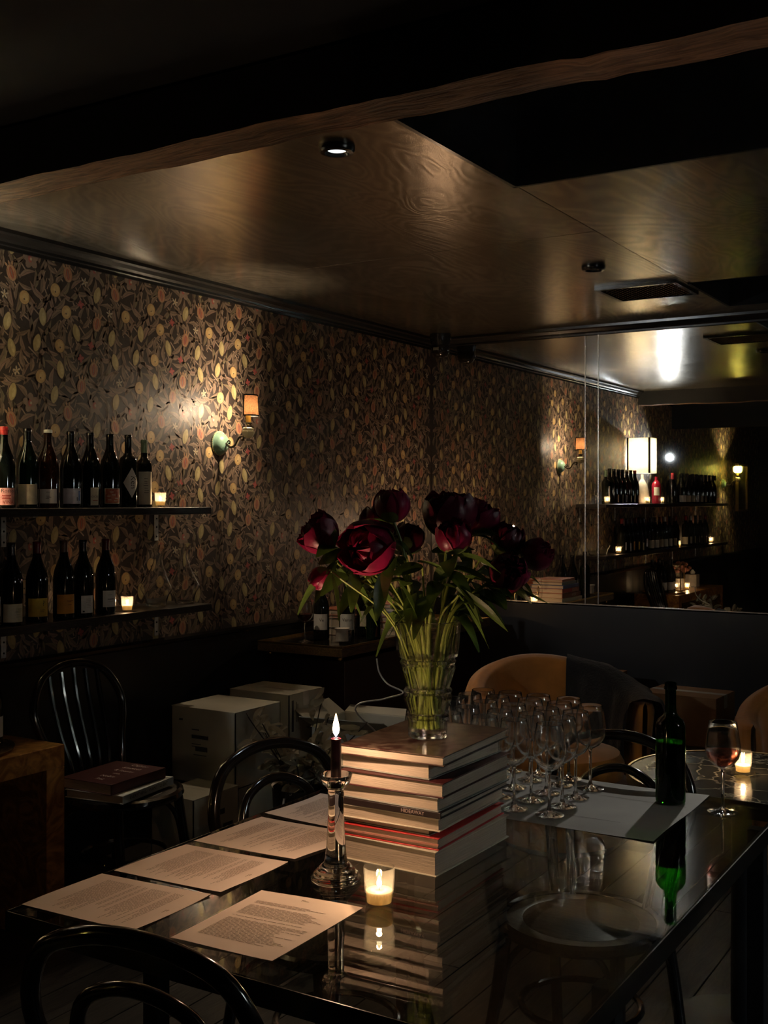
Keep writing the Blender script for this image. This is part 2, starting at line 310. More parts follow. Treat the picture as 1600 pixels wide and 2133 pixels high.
# ------------------------------------------------------------------ the room
XL, YB, XR, YR, ZC = -3.5, 6.32, 2.4, -2.6, 2.53
DADO = .885
ceil = struct('ceiling', MB().box(XL-.1, XR+.1, YR-.1, 2.2, ZC+.03, ZC+.1).box(XL-.1, XR+.1, 2.2, YB+.1, ZC+.32, ZC+.4), 'void')
flo = struct('floor', MB().box(XL-.1, XR+.1, YR-.1, YB+.1, -.08, -.02), 'void')
pw = .14
for i in range(int((XR-XL)/pw)):
    x0 = XL+i*pw; cuts = [YR, YR+1.2+random.random()*1.6]
    while cuts[-1] < YB-2.6: cuts.append(cuts[-1]+1.7+random.random())
    cuts.append(YB)
    for a, b in zip(cuts, cuts[1:]):
        part('plank', MB().bbox(x0+.0015, x0+pw-.0015, a+.0015, b-.0015, -.02, random.uniform(-.0012, 0), .0012), 'floor', flo, smooth=False)
struct('wall_left', MB().box(XL-.1, XL, YR, YB, 0, ZC+.4), 'paper_bg'); wl = bpy.data.objects['wall_left']
struct('wall_back', MB().box(XL-.1, XR+.1, YB+.012, YB+.1, 0, ZC+.4), 'dark_wall')
struct('wall_right', MB().box(XR, XR+.1, YR, YB, 0, ZC+.4), 'dark_wall')
wr = struct('wall_rear', MB().box(XL-.1, XR+.1, YR-.1, YR, 0, ZC+.4), 'dark_wall')
# wainscot, cap rails and crown mouldings
struct('trim_1', MB().box(XL, XL+.012, YR, YB, 0, DADO), 'black')
struct('trim_2', MB().box(XL+.012, XR, YB-.012, YB+.012, 0, DADO), 'black')
cap = [(0, 0), (.022, 0), (.026, .008), (.026, .02), (.016, .03), (0, .03)]
struct('trim_3', MB().prism(cap, YR, YB-.03, lambda p, t: (XL+.012+p[0], t, DADO-.028+p[1])), 'black_gloss')
crown = [(0, 0), (.010, 0), (.012, .012), (.020, .016), (.022, .026), (.034, .034), (.044, .048), (.058, .054), (.060, .068), (0, .068)]
struct('trim_4', MB().prism(crown, YR, YB, lambda p, t: (XL+p[0], t, ZC-.068+p[1])), 'black_gloss')
struct('trim_5', MB().prism(crown, XL+.0, XR, lambda p, t: (t, YB+.010-p[0], ZC-.068+p[1])), 'black_gloss')
# mirror wall
mw = thing('mirror_wall', 'wall of tall mirror panels above black panelling, reflecting the wine shelves', 'mirror', (0, YB, DADO))
ZM0, ZM1 = .89, 2.475
for a, b in ((XL+.002, -3.415), (-3.410, -2.462), (-2.457, -2.381), (-2.376, -.35), (-.345, .6), (.605, XR-.01)):
    part('mirror_panel', MB().bbox(a, b, -.006, .004, ZM0-DADO, ZM1-DADO, .0012), 'mirror', mw, smooth=False)
for x in (-3.4125, -2.4595, -2.3785, -.3475): part('seam_strip', MB().box(x-.0022, x+.0022, -.0085, .0, ZM0-DADO, ZM1-DADO), 'silver', mw, smooth=False, label='thin pale seam between two mirror panels')
part('bottom_channel', MB().bbox(XL+.014, XR-.01, -.012, .0, -.008, .006, .001), 'silver', mw, smooth=False)
# ceiling panels (lacquered plywood) round the two black recesses
RX = -1.555
def cpanel(x0, x1, y0, y1, tilt=0, m='lacq'):
    o = part('ceiling_panel', MB().bbox(0, x1-x0, 0, y1-y0, 0, .018, .001), m, ceil, (x0, y0, ZC), (R_(tilt), 0, 0), smooth=False)
    return o
cpanel(XL, RX-.001, 2.2, 4.099); cpanel(XL, RX-.001, 4.101, YB+.012)
cpanel(RX+.001, -.2, 3.36, 5.299, 0, 'lacq_streak'); cpanel(-.198, 1.1, 3.36, 5.299); cpanel(1.102, XR, 3.36, 5.299)  # first panel gets a paler lacquer colour to suggest the whitish lamp streak
cpanel(RX+.001, XR, 6.03, YB+.012); cpanel(.9, XR, 5.301, 6.028)
cpanel(.9, XR, 2.2, 3.358)
part('recess_frame', MB().box(RX+.001, RX+.014, 2.29, 3.36, -.012, .3).box(RX, .9, 3.346, 3.36, -.012, .3).box(.886, .9, 2.29, 3.36, 0, .3), 'black_gloss', ceil, (0, 0, ZC), smooth=False)
part('recess_frame', MB().box(RX+.001, RX+.014, 5.301, 6.03, -.006, .3).box(RX, .9, 6.014, 6.028, -.006, .3).box(RX, .9, 5.301, 5.313, 0, .3).box(.886, .9, 5.3, 6.03, 0, .3), 'void', ceil, (0, 0, ZC), smooth=False)
# rough beam across the room, and the black bulkhead behind it
bm = MB(); nb = 120
def bp(u, v):
    x = XL+(XR-XL)*u; a = v*4; k = int(min(a, 3.999)); t = a-k
    c = [(2.16, ZC+.02), (2.155, 2.40), (2.292, 2.398), (2.30, ZC+.02), (2.16, ZC+.02)]
    y = c[k][0]+(c[k+1][0]-c[k][0])*t; z = c[k][1]+(c[k+1][1]-c[k][1])*t
    n = math.sin(x*9.1+y*40)*.0022+math.sin(x*23+1.3)*.0016+math.sin(x*3.1)*.004+math.sin(x*57+z*90)*.0008
    kn = math.exp(-((x+.945)/.09)**2); n += kn*.005 - math.exp(-((x+.85)/.04)**2)*.006
    return (x, y+n*(1 if k < 3 else 0)*(.7 if k != 1 else .5), z+(n*1.1 if z < 2.45 else 0))
bm.grid(bp, nb, 16); bm.m = [(1, 0, 2, 2)[min(3, (i//nb)//4)] for i in range(len(bm.f))]; struct('trim_6', bm, ['beam', 'void', 'black'], smooth=True)
struct('trim_7', MB().box(XL, XR, 1.12, 1.24, 2.237, ZC+.03), 'void')
# door at the far end (seen in the mirror)
door = struct('door_1', MB().bbox(-3.25, -2.4, YR, YR+.045, 0, 2.05, .004), 'black_gloss')
part('door_panel', MB().bbox(-3.15, -2.5, YR+.045, YR+.055, 1.1, 1.95, .006).bbox(-3.15, -2.5, YR+.045, YR+.055, .15, .98, .006), 'black', door, smooth=False)
part('door_handle', MB().tube([(-2.46, YR+.04, 1.02), (-2.46, YR+.09, 1.02), (-2.56, YR+.09, 1.02)], .009), 'brass', door)
struct('trim_8', MB().box(-3.33, -3.25, YR, YR+.06, 0, 2.13).box(-2.4, -2.32, YR, YR+.06, 0, 2.13).box(-3.33, -2.32, YR, YR+.06, 2.05, 2.13), 'beam')

# ------------------------------------------------------------------ wallpaper print (flat printed shapes, own botanical design)
def rgbm(n, c): return mat('print '+n, c, .5, var=.10, scale=70, spec=.5)
pal = [rgbm('leaf a', (.22, .155, .110)), rgbm('leaf b', (.165, .118, .082)), rgbm('leaf olive', (.17, .14, .085)), rgbm('leaf rose', (.235, .15, .115)),
       rgbm('stem', (.30, .22, .165)), rgbm('lemon', (.37, .30, .14)), rgbm('lemon light', (.45, .37, .19)), rgbm('apple', (.44, .29, .12)), rgbm('apple light', (.50, .36, .17)),
       rgbm('pomegranate', (.37, .22, .125)), rgbm('seeds', (.34, .085, .055)), rgbm('blossom', (.22, .155, .115)), rgbm('blossom core', (.36, .10, .08)), rgbm('white flower', (.42, .36, .26)), rgbm('red flower', (.33, .075, .07)), rgbm('rib', (.10, .068, .05))]
TW, TH = .553, .566
rw = random.Random(11)
elems = []            # (cy, cz, list of (poly, mi, layer))
def rot2(p, a, c): return (c[0]+p[0]*math.cos(a)-p[1]*math.sin(a), c[1]+p[0]*math.sin(a)+p[1]*math.cos(a))
def leafp(c, a, L, W, m1, m2):
    lp, rp, mid = [], [], []
    for i in range(7):
        t = i/6; wd = W*math.sin(math.pi*t**.85)*(1-.25*t); bend = .12*L*math.sin(math.pi*t)*(1 if m1 % 2 else -1)
        y = L*(t-.5); mid.append((bend, y)); lp.append((bend-wd, y)); rp.append((bend+wd, y))
    polys = []
    for i in range(6):
        polys.append(([lp[i], mid[i], mid[i+1], lp[i+1]], m1, 1)); polys.append(([mid[i], rp[i], rp[i+1], mid[i+1]], m2, 1))
    polys.append(([(mid[0][0]-.0008, mid[0][1]), (mid[0][0]+.0008, mid[0][1]), (mid[3][0]+.0009, mid[3][1]), (mid[6][0], mid[6][1]), (mid[3][0]-.0009, mid[3][1])], 15, 2))
    elems.append((c[0], c[1], [([rot2(p, a, (0, 0)) for p in pl], m, ly) for pl, m, ly in polys]))
def blob(c, a, rx, ry, m, ly, n=14, tip=0, dx=0, dy=0, out_=None):
    pl = []; rx *= 1.14; ry *= 1.14; dx *= 1.14; dy *= 1.14
    for i in range(n):
        t = 2*math.pi*i/n; x, y = rx*math.cos(t), ry*math.sin(t)
        if tip: y += tip*ry*(abs(math.sin(t))**6)*(1 if math.sin(t) > 0 else -1)
        pl.append(rot2((x+dx, y+dy), a, (0, 0)))
    (out_ if out_ is not None else elems).append((pl, m, ly)) if out_ is not None else elems.append((c[0], c[1], [(pl, m, ly)]))
def fruit(kind, c):
    o = []; a = rw.uniform(-.35, .35)
    if kind == 'lemon':
        blob(c, a, .0185, .030, 15, 3, out_=o, tip=.16, n=16); blob(c, a, .0165, .0275, 5, 4, out_=o, tip=.17, n=16); blob(c, a, .0075, .019, 6, 5, n=10, dx=-.005, out_=o)
    elif kind == 'apple':
        for k in range(3): blob(c, a+1.9+k*.6, .006, .034, 0, 3, n=8, dy=.014, out_=o)
        blob(c, a, .0245, .0265, 15, 4, out_=o); blob(c, a, .0222, .0242, 7, 5, out_=o); blob(c, a, .013, .015, 8, 6, n=10, dx=-.004, dy=.002, out_=o); blob(c, a, .0035, .0035, 15, 7, n=6, dy=-.006, out_=o)
    elif kind == 'pom':
        blob(c, a, .0225, .030, 15, 3, out_=o); blob(c, a, .0205, .028, 9, 4, out_=o); blob(c, a, .0085, .021, 10, 5, n=10, out_=o); blob(c, a, .0030, .017, 11, 6, n=8, out_=o)
        for sx in (-1, 1): blob(c, a, .0012, .023, 10, 5, n=6, dx=sx*.014, out_=o)
        for k in (-1, 0, 1): blob(c, a+k*.4, .004, .010, 9, 3, n=6, dy=.033, out_=o)
    elif kind == 'flower':
        for k in range(5): blob(c, a+k*1.2566, .014, .019, 11, 3+(k % 2), n=10, dy=.017, out_=o)
        blob(c, a, .009, .013, 12, 5, n=8, dx=.004, out_=o); blob(c, a, .005, .006, 13, 6, n=6, out_=o)
    elif kind == 'star':
        for k in range(5): blob(c, a+k*1.2566, .0035, .0085, 13, 4, n=6, dy=.009, out_=o)
        blob(c, a, .003, .003, 7, 5, n=6, out_=o)
    elif kind == 'red':
        for k in range(4): blob(c, a+k*1.57, .006, .008, 14, 4, n=7, dy=.008, out_=o)
        blob(c, a, .004, .004, 12, 5, n=6, out_=o)
    elems.append((c[0], c[1], o))
def tor(a, b):
    dx = abs(a[0]-b[0]); dy = abs(a[1]-b[1]); return math.hypot(min(dx, TW-dx), min(dy, TH-dy))
placed = []
for kind, n, rad in (('apple', 5, .056), ('pom', 5, .058), ('lemon', 9, .053), ('flower', 2, .060), ('red', 3, .038), ('star', 3, .036)):
    for _ in range(n):
        for tr in range(600):
            c = (rw.uniform(0, TW), rw.uniform(0, TH)); rr = rad*(1 if tr < 400 else .8)
            if all(tor(c, q[0]) > (rr+q[1])*.86 for q in placed): break
        else: continue
        placed.append((c, rad)); fruit(kind, c)
# branches: three diagonals that close on the tile, with twigs
def stemp(pts, wd):
    for a, b in zip(pts, pts[1:]):
        d = Vector((b[0]-a[0], b[1]-a[1])); n = Vector((-d.y, d.x)).normalized()*wd; c = ((a[0]+b[0])/2, (a[1]+b[1])/2)
        q = [(a[0]+n.x, a[1]+n.y), (b[0]+n.x, b[1]+n.y), (b[0]-n.x, b[1]-n.y), (a[0]-n.x, a[1]-n.y)]
        elems.append((c[0] % TW, c[1] % TH, [([(p[0]-c[0], p[1]-c[1]) for p in q], 4, 0)]))
for k in range(3):
    off = k*TW/3; pts = [(off+TW*t/14+.022*math.sin(2*math.pi*t/14*2+k), TH*t/14+.02*math.cos(2*math.pi*t/14+k*2)) for t in range(15)]
    stemp(pts, .0028)
    for j in range(1, 14, 2):
        s_ = 1 if j % 4 == 1 else -1; p = pts[j]; tw = []
        for q in range(6):
            t = q/5; tw.append((p[0]+s_*.075*t+(-.02*t if s_ > 0 else .03*t), p[1]+.09*t-(s_*.05*t*t)))
        stemp(tw, .0017)
lc = []
for tr in range(5200):
    c = (rw.uniform(0, TW), rw.uniform(0, TH))
    if any(tor(c, q[0]) < q[1]*.60+.004 for q in placed): continue
    if any(tor(c, q) < .034 for q in lc): continue
    lc.append(c); a = rw.choice([-.75, -.35, .15, .55, -1.3, .95])+rw.uniform(-.25, .25)
    m1 = rw.choice([0, 1, 2, 3, 0, 1]); m2 = {0: 1, 1: 0, 2: 1, 3: 0}[m1]
    leafp(c, a, rw.uniform(.070, .104), rw.uniform(.0095, .0145), m1, m2)
wp = MB()
for iy in range(-5, 13):
    for iz in range(1, 5):
        oy, oz = iy*TW+.10, iz*TH-.02
        for cy, cz, polys in elems:
            Y_, Z_ = oy+cy, oz+cz
            if not (YR+.03 < Y_ < YB-.035 and DADO-.01 < Z_ < ZC-.035): continue
            for pl, mi, ly in polys:
                k = XL+.0003+.00022*ly; n = len(pl); o = len(wp.v)
                wp.v += [(k, Y_-p[0], Z_+p[1]) for p in pl]; wp.f.append(tuple(range(o, o+n))); wp.m.append(mi)
pr = part('wallpaper_print', wp, pal, wl, smooth=False, kind='stuff')

# ------------------------------------------------------------------ candles
def flame(parent, z, h=.022, r=.005):
    pr_ = [(.0006, 0), (r*.75, h*.15), (r, h*.32), (r*.8, h*.55), (r*.42, h*.8), (.0005, h)]
    return part('flame', MB().lathe(pr_, 12, (0, 0, z)), 'flame', parent)
def votive_proto(name, big=1.0, power=.3):
    t = thing(name, 'x', 'candle', (0, 0, 0))
    r0, r1, h = .0226*big, .0262*big, .066*big
    g = MB().lathe([(0.0001, 0), (r0*.9, 0), (r0, .003), (r1, h-.001), (r1-.001, h), (r1-.0022, h-.001), (r0-.002, .008*big), (.0001, .008*big)], 32)
    part('glass_cup', g, 'votive', t)
    wx = MB().lathe([(.0001, .0085*big), (r0-.0025, .0085*big), (r0-.0005, .027*big), (r0-.003, .0285*big), (.0001, .0265*big)], 24)
    part('wax', wx, 'wax', t); part('wick', MB().tube([(0, 0, .026*big), (.0005, 0, .034*big)], .0006, 5), 'wick', t)
    flame(t, .032*big, .019*big, .0045*big); lamp('flame_light', 'POINT', (0, 0, .045*big), power, CANDLE, .005, t)
    return t
tl0 = votive_proto('tealight', .95, P['tealight'])
tl_used = [False]
def tealight(loc, label, group=None):
    if not tl_used[0]: tl_used[0] = True; t = tl0; t.location = loc; t['label'] = label
    else: t = copy_tree(tl0, loc, 0, label)
    t['group'] = group or 'tealights in small clear glass cups'
    return t
# ------------------------------------------------------------------ bottles
BP = {
 'burg': [(.0001, 0), (.036, 0), (.0405, .003), (.041, .01), (.041, .150), (.040, .165), (.0345, .192), (.024, .218), (.0165, .240), (.0145, .262), (.0142, .286), (.0155, .287), (.0158, .297), (.014, .300), (.0001, .300)],
 'bord': [(.0001, 0), (.033, 0), (.037, .003), (.0375, .01), (.0375, .185), (.0365, .196), (.031, .208), (.020, .217), (.0150, .226), (.0140, .245), (.0138, .288), (.0152, .289), (.0152, .299), (.0135, .302), (.0001, .302)],
 'slim': [(.0001, 0), (.030, 0), (.0335, .003), (.034, .01), (.034, .172), (.033, .184), (.0275, .196), (.0175, .205), (.0135, .214), (.0128, .235), (.0126, .272), (.0138, .273), (.0138, .282), (.012, .285), (.0001, .285)],
 'squat': [(.0001, 0), (.036, 0), (.042, .004), (.042, .135), (.040, .160), (.031, .178), (.018, .188), (.0135, .192), (.0135, .215), (.0150, .216), (.0150, .224), (.0001, .225)],
}
_bc = {}
def bmesh_(kind, m):
    if (kind, m) not in _bc: _bc[(kind, m)] = MB().lathe(BP[kind], 32).mesh('body', m)
    return _bc[(kind, m)]
def capmesh(kind, m, low):
    key = ('cap', kind, m, low)
    if key not in _bc:
        pr_ = [(r+.0006, z) for r, z in BP[kind] if z >= low and r > .001]; top = BP[kind][-1][1]+.0006
        r0 = pr_[0][0]; _bc[key] = MB().lathe([(r0, low)]+pr_+[(pr_[-1][0]*.85, top), (.0001, top)], 24).mesh('capsule', m)
    return _bc[key]
def bottle(kind, loc, label, face=0, body='bottle', cap='capsule', caplow=.245, lab=None, group=None, hs=1.0):
    """lab = (material, z0, z1, half-angle, [prints]) ; face = world angle of the label's middle"""
    t = thing('wine_bottle', label, 'bottle', loc, face, group); t.scale = (1, 1, hs)
    part('body', bmesh_(kind, body), None, t)
    if cap: part('capsule', capmesh(kind, cap, caplow if kind != 'slim' else caplow-.015), None, t)
    if lab:
        m, z0, z1, ha = lab[:4]; r = max(p[0] for p in BP[kind])+.0006
        def cyl(a, z, d=0): return ((r+d)*math.cos(a), (r+d)*math.sin(a), z)
        if ha > 0: lb = MB().grid(lambda u, v: cyl(-ha+2*ha*u, z0+(z1-z0)*v), 14, 1)
        else:     # diamond label
            ha = -ha; lb = MB()
            def dm(u, v):
                z = z0+(z1-z0)*v; w_ = ha*(1-abs(2*v-1)); return cyl(-w_+2*w_*u, z)
            lb.grid(dm, 10, 12)
        l = part('label', lb, m, t)
        if len(lab) > 4:
            pb = MB(); mats = []
            for it in lab[4]:
                if it[0] not in mats: mats.append(it[0])
                mi = mats.index(it[0])
                if it[1] == 'text':      # text, string, size, angle centre, z centre, rotated
                    _, _, s_, sz, ac, zc, vert = it
                    text_mb(s_, sz, mi, pb, (lambda x, y: cyl(ac+y/r, zc-x, .0006)) if vert else (lambda x, y: cyl(ac+x/r, zc+y, .0006)))
                else:                    # bar a0 a1 z0 z1
                    _, _, a0, a1, b0, b1 = it
                    pb.grid(lambda u, v: cyl(a0+(a1-a0)*u, b0+(b1-b0)*v, .0005), 6, 1, mi)
            part('print', pb, mats, l, smooth=False)
    return t
def bars(m, a0, a1, zs, h=.0016, seed=0):
    rr = random.Random(seed); return [(m, 'bar', a0+rr.uniform(0, .12), a1-rr.uniform(0, .25), z, z+h) for z in zs]

# ------------------------------------------------------------------ shelves on the left wall
SZ1, SZ2, SX = 1.472, 1.047, -3.24
def shelf(z, name, label):
    t = thing(name, label, 'shelf', (0, 0, z))
    part('board', MB().bbox(XL, SX, .05, 3.85, -.030, 0, .002), 'shelf', t, smooth=False)
    for y in (3.775, 2.93, 2.08, 1.23, .40):
        b = part('bracket', MB().bbox(XL+.001, XL+.005, y-.012, y+.012, -.150, -.031, .001).bbox(XL+.001, XL+.18, y-.012, y+.012, -.035, -.031, .001), 'steel', t, smooth=False)
        sc = MB()
        for k in (-.052, -.090, -.132): sc.lathe([(.0001, .0028), (.0035, .002), (.0042, 0)], 10, (XL+.005, y, k), axis=(1, 0, 0))
        part('screw', sc, 'void', b)
    return t
shelf(SZ1, 'wall_shelf', 'upper dark wooden wall shelf on steel brackets'); shelf(SZ2, 'wall_shelf', 'lower dark wooden wall shelf on steel brackets')
def ydir(px, X): return X*(CS*FPX+SN*(px-800))/(-SN*FPX+CS*(px-800))     # Y on the plane X seen at column px
FC = lambda x, y: math.atan2(-y, -x)                                      # facing the camera
XU, XW = -3.355, -3.31
gu = 'bottles on the upper shelf'; gl_ = 'bottles on the lower shelf'
def ub(px, kind, label, turn=0, **k):
    y = ydir(px, XU); return bottle(kind, (XU, y, SZ1), label, FC(XU, y)+turn, group=gu, **k)
def lb_(px, kind, label, turn=0, **k):
    y = ydir(px, XW); return bottle(kind, (XW, y, SZ2), label, FC(XW, y)+turn, group=gl_, **k)
ub(8, 'burg', 'dark wine bottle with red wax top and pink label with red writing', .1, cap='redwax', caplow=.270, lab=('pink', .012, .075, 1.0, [('ink', 'text', 'Rosso', .020, .25, .064, False), ('inkred', 'text', 'VINA', .018, .3, .022, False)]+bars('inkred', -.3, .6, [.040, .046, .034], .003)))
ub(57, 'burg', 'dark green wine bottle with mottled beige label, second from the left', .05, body='bottle_g', lab=('mottle', .014, .090, .95))
ub(100, 'burg', 'brown wine bottle with bare pale rim and small print on white label', .05, body='bottle_b', cap='wrap', caplow=.288, lab=('white', .018, .072, .85, bars('ink', -.25, .25, [.060, .045, .041, .036], .0016, 3)))
ub(147, 'burg', 'dark wine bottle with lilac white label and blue figure', .25, lab=('lilac', .016, .076, .95, [('inkblue', 'bar', .55, .75, .028, .066), ('ink', 'bar', .35, .43, .028, .042)]))
ub(188, 'burg', 'dark wine bottle with narrow cream label and a thin curved line', .45, lab=('cream', .010, .080, .42, [('inkred', 'bar', -.2, .3, .028, .030), ('ink', 'text', 'OCO', .012, .0, .044, False)]))
b = ub(229, 'burg', 'dark wine bottle with red brown picture label in a white border', .3, lab=('cream', .016, .078, .82, [('art', 'bar', -.74, .74, .0185, .0755)]+[('cream', 'bar', a, a+.35, z, z+.003) for a, z in ((-.5, .03), (-.1, .05), (.2, .036), (-.6, .045), (.1, .026), (-.3, .062))]))
ub(267, 'bord', 'straight shouldered bottle with white diamond label and black script', .42, caplow=.255, lab=('white', .040, .165, -.95, [('ink', 'text', 'Ken', .034, .15, .105, True)]))
ub(300, 'slim', 'slim bottle with pale green foil and tall cream label', .25, cap='capgreen', lab=('cream', .012, .150, .95, bars('ink', -.3, .4, [.120, .108, .100, .090, .080, .070, .060], .002, 5)))
lb_(-22, 'burg', 'dark wine bottle with white label cut by the left edge of the photo', .2, lab=('white', .04, .11, .9))
lb_(24, 'burg', 'dark wine bottle with cream label and faint handwriting on the lower shelf', .2, lab=('cream', .012, .078, .95, bars('greyc', .1, .7, [.050, .046, .038, .030], .0014, 8)))
lb_(77, 'burg', 'dark wine bottle with bright yellow label', .15, cap='capred', lab=('yellow', .022, .090, 1.0, [('ink', 'text', '?', .030, .45, .070, False)]+bars('ink', .1, .7, [.046, .040], .0012, 9)))
lb_(133, 'burg', 'dark wine bottle with orange label', .25, cap='capbrown', lab=('orange', .022, .095, .9, bars('rust', 0, .7, [.066, .070, .055], .0018, 2)))
lb_(173, 'burg', 'dark wine bottle with plain white label and small black square', .45, lab=('white', .016, .084, .62, bars('greyc', -.2, .35, [.070, .064, .058, .050, .044, .038], .001, 4)+[('ink', 'bar', -.48, -.30, .020, .026)]))
lb_(220, 'burg', 'dark wine bottle with dark red foil beside the lit tealight', .45, cap='capred', lab=('white', .030, .095, .70, [('ink', 'bar', -.25, .4, .060, .0625)]+bars('greyc', -.3, .4, [.078, .050], .0012, 6)))
# seen only in the mirror, farther along both shelves
def ymir(px, X):
    r = (px-800)/FPX; return 2*(YB-.006)-X*(CS+SN*r)/(-SN+CS*r)
for i, px in enumerate((1410, 1421, 1432, 1441, 1451, 1460, 1468, 1475)):
    for j, xx in enumerate((-3.31, -3.42)):
        if j and i % 2: continue
        bottle('burg', (xx, ymir(px, -3.36)+.02*j, SZ1), 'dark wine bottle far along the upper shelf, seen in the mirror', .9+.2*i, lab=(('white', 'cream', 'mottle')[i % 3], .015, .08, .9), group='far bottles on the upper shelf')
bottle('burg', (-3.33, ymir(1401, -3.33), SZ1), 'dark wine bottle with pink foil top, reflected in the mirror', 1.2, cap='cappink', caplow=.235, group=gu)
bottle('squat', (-3.285, 2.415, SZ1), 'rounded crimson bottle in front of the lit lampshade in the mirror', 1.15, body='bottle_r', cap=None, lab=('cream', .07, .135, .6), group=gu, hs=1.12)
for i, px in enumerate((1350, 1360, 1370, 1380, 1391, 1401, 1425, 1435, 1445, 1455, 1465)):
    for j, xx in enumerate((-3.31, -3.41)):
        if j and i % 3 == 1: continue
        bottle('burg' if i % 4 else 'bord', (xx, ymir(px, -3.33)+.02*j, SZ2), 'dark wine bottle far along the lower shelf, seen in the mirror', .8+.17*i, cap=('capsule', 'capbrown', 'capred', 'wrap')[i % 4], lab=(('cream', 'white', 'mottle')[i % 3], .02, .09, .95), group='far bottles on the lower shelf')
cb = bottle('bord', (-3.36, ymir(1489, -3.36), SZ1), 'clear glass bottle at the far end of the upper shelf, in the mirror', 0, body='glass', cap='capsule', caplow=.25, group=gu)
tealight((-3.32, ydir(334, -3.32), SZ1), 'tealight on the upper shelf next to the slim green-topped bottle')
tealight((-3.30, ydir(265, -3.30), SZ2), 'bright tealight on the lower shelf beside the decanters')
tealight((-3.29, 2.655, SZ1), 'tealight on the upper shelf in front of the lampshade, in the mirror')
tealight((-3.30, ymir(1378, -3.3), SZ1), 'tealight on the upper shelf right of the crimson bottle, in the mirror')
tealight((-3.29, ymir(1337, -3.29), SZ2), 'leftmost reflected tealight on the lower shelf between bottle groups')
tealight((-3.29, ymir(1413, -3.29), SZ2), 'middle reflected tealight on the lower shelf in front of pale labels')
tealight((-3.32, ymir(1481, -3.32), SZ2), 'rightmost reflected tealight at the end of the lower shelf')
# tulip grappa glass
t = thing('tulip_glass', 'small tulip shaped tasting glass at the end of the upper shelf', 'glass', (-3.36, ydir(367, -3.36), SZ1))
part('bowl', MB().lathe([(.003, .062), (.010, .066), (.021, .078), (.024, .090), (.019, .103), (.0125, .114), (.0115, .135), (.0165, .160), (.0154, .160), (.0104, .135), (.0114, .114), (.0178, .103), (.0226, .090), (.0196, .0785), (.009, .0675), (.0001, .066)], 24), 'glass_solid', t)
part('stem', MB().lathe([(.003, .004), (.0022, .02), (.0022, .05), (.003, .063)], 12), 'glass_solid', t); part('foot', MB().lathe([(.0001, 0), (.029, 0), (.030, .0015), (.012, .003), (.003, .006), (.0001, .006)], 24), 'glass_solid', t)
def decanter(px, lab, lean, lip):
    y = ydir(px, -3.36); t = thing('decanter', lab, 'decanter', (-3.36, y, SZ2), 0, 'glass decanters on the lower shelf')
    pr_ = [(.0001, .004), (.034, .004), (.036, 0), (.040, .002), (.052, .045), (.067, .072), (.069, .080), (.063, .092), (.045, .125), (.030, .158), (.021, .185), (.0175, .205), (.019, .225), (.027, .246)]
    mb = MB(); mb.lathe(pr_[1:]+[(r-.0016, z-(.0006 if q == 0 else 0)) for q, (r, z) in enumerate(reversed(pr_[4:]))]+[(.036, .010), (.0001, .009)], 36); mb.v = [(x, y_+lean*max(0, z-.1)+(lip*max(0, z-.21)*(.5 if y_ > 0 else 0)), z+(max(0, z-.2)*.35 if y_ > 0 else 0)) for x, y_, z in mb.v]
    part('vessel', mb, 'glass_solid', t); part('base', MB().lathe([(.0001, .0005), (.035, .0005), (.037, .005), (.02, .010), (.0001, .012)], 30), 'glass_solid', t)
decanter(326, 'glass decanter beside the tealight on the lower shelf', .10, 1.2); decanter(384, 'glass decanter nearest the right end of the lower shelf', -.06, .8)

# table lamp on the shelf, out of frame, in the mirror
t = thing('table_lamp', 'lit rectangular linen table lamp on the upper shelf, seen in the mirror', 'lamp', (-3.37, 2.56, SZ1))
part('base', MB().lathe([(.0001, 0), (.05, 0), (.06, .01), (.065, .08), (.05, .16), (.025, .21), (.012, .23), (.012, .27), (.0001, .27)], 24), 'ceramic', t)
sh = MB()
for a in range(4):
    c_, s_ = round(math.cos(a*math.pi/2)), round(math.sin(a*math.pi/2))
    hw, hd = (.125, .115) if a % 2 else (.115, .125)
    # outer walls of the shade
for (x0, x1, y0, y1) in ((-.105, -.103, -.105, .105), (.103, .105, -.105, .105), (-.105, .105, -.105, -.103), (-.105, .105, .103, .105)): sh.box(x0, x1, y0, y1, .28, .60)
part('lamp_shade', sh, 'shade_lin', t, smooth=False)
part('shade_trim', MB().box(-.108, -.092, .1055, .108, .278, .602).box(.092, .108, .1055, .108, .278, .602).box(.1055, .108, -.108, -.092, .278, .602).box(.1055, .108, .092, .1055, .278, .602), 'shade_cloth', t, smooth=False, label='brown corner strips of the shade')
part('bulb', MB().ell((0, 0, .42), (.042, .042, .05)), 'lampbulb', t); lamp('lamp_light', 'POINT', (0, 0, .515), P['lamp'], (1, .80, .52), .03, t)
# black clip lamp on the wall
t = thing('wall_spotlight', 'black dome wall spotlight right of the lampshade in the mirror', 'lamp', (XL, 1.60, 1.90))
part('mount', MB().lathe([(.0001, .02), (.03, .018), (.035, 0)], 20, axis=(1, 0, 0)), 'black_gloss', t)
part('arm', MB().tube(spline([(.01, 0, 0), (.06, 0, .01), (.10, .03, .02)]), .006), 'black_gloss', t)
part('dome', MB().lathe([(.008, -.055), (.035, -.045), (.055, -.01), (.060, .03), (.057, .03), (.05, -.01), (.03, -.04)], 24, (.12, .06, .02), axis=(-.42, .90, .10)), 'black_gloss', t)
part('bulb', MB().ell((.112, .078, .022), (.010, .010, .010)), 'lens', t); lamp('spot_light', 'SPOT', (.12, .10, .026), P['clip'], (.88, .95, 1), .02, t, rot=aim((0, 0, 0), (-.16, 1, .03)), spot=95, blend=.8)

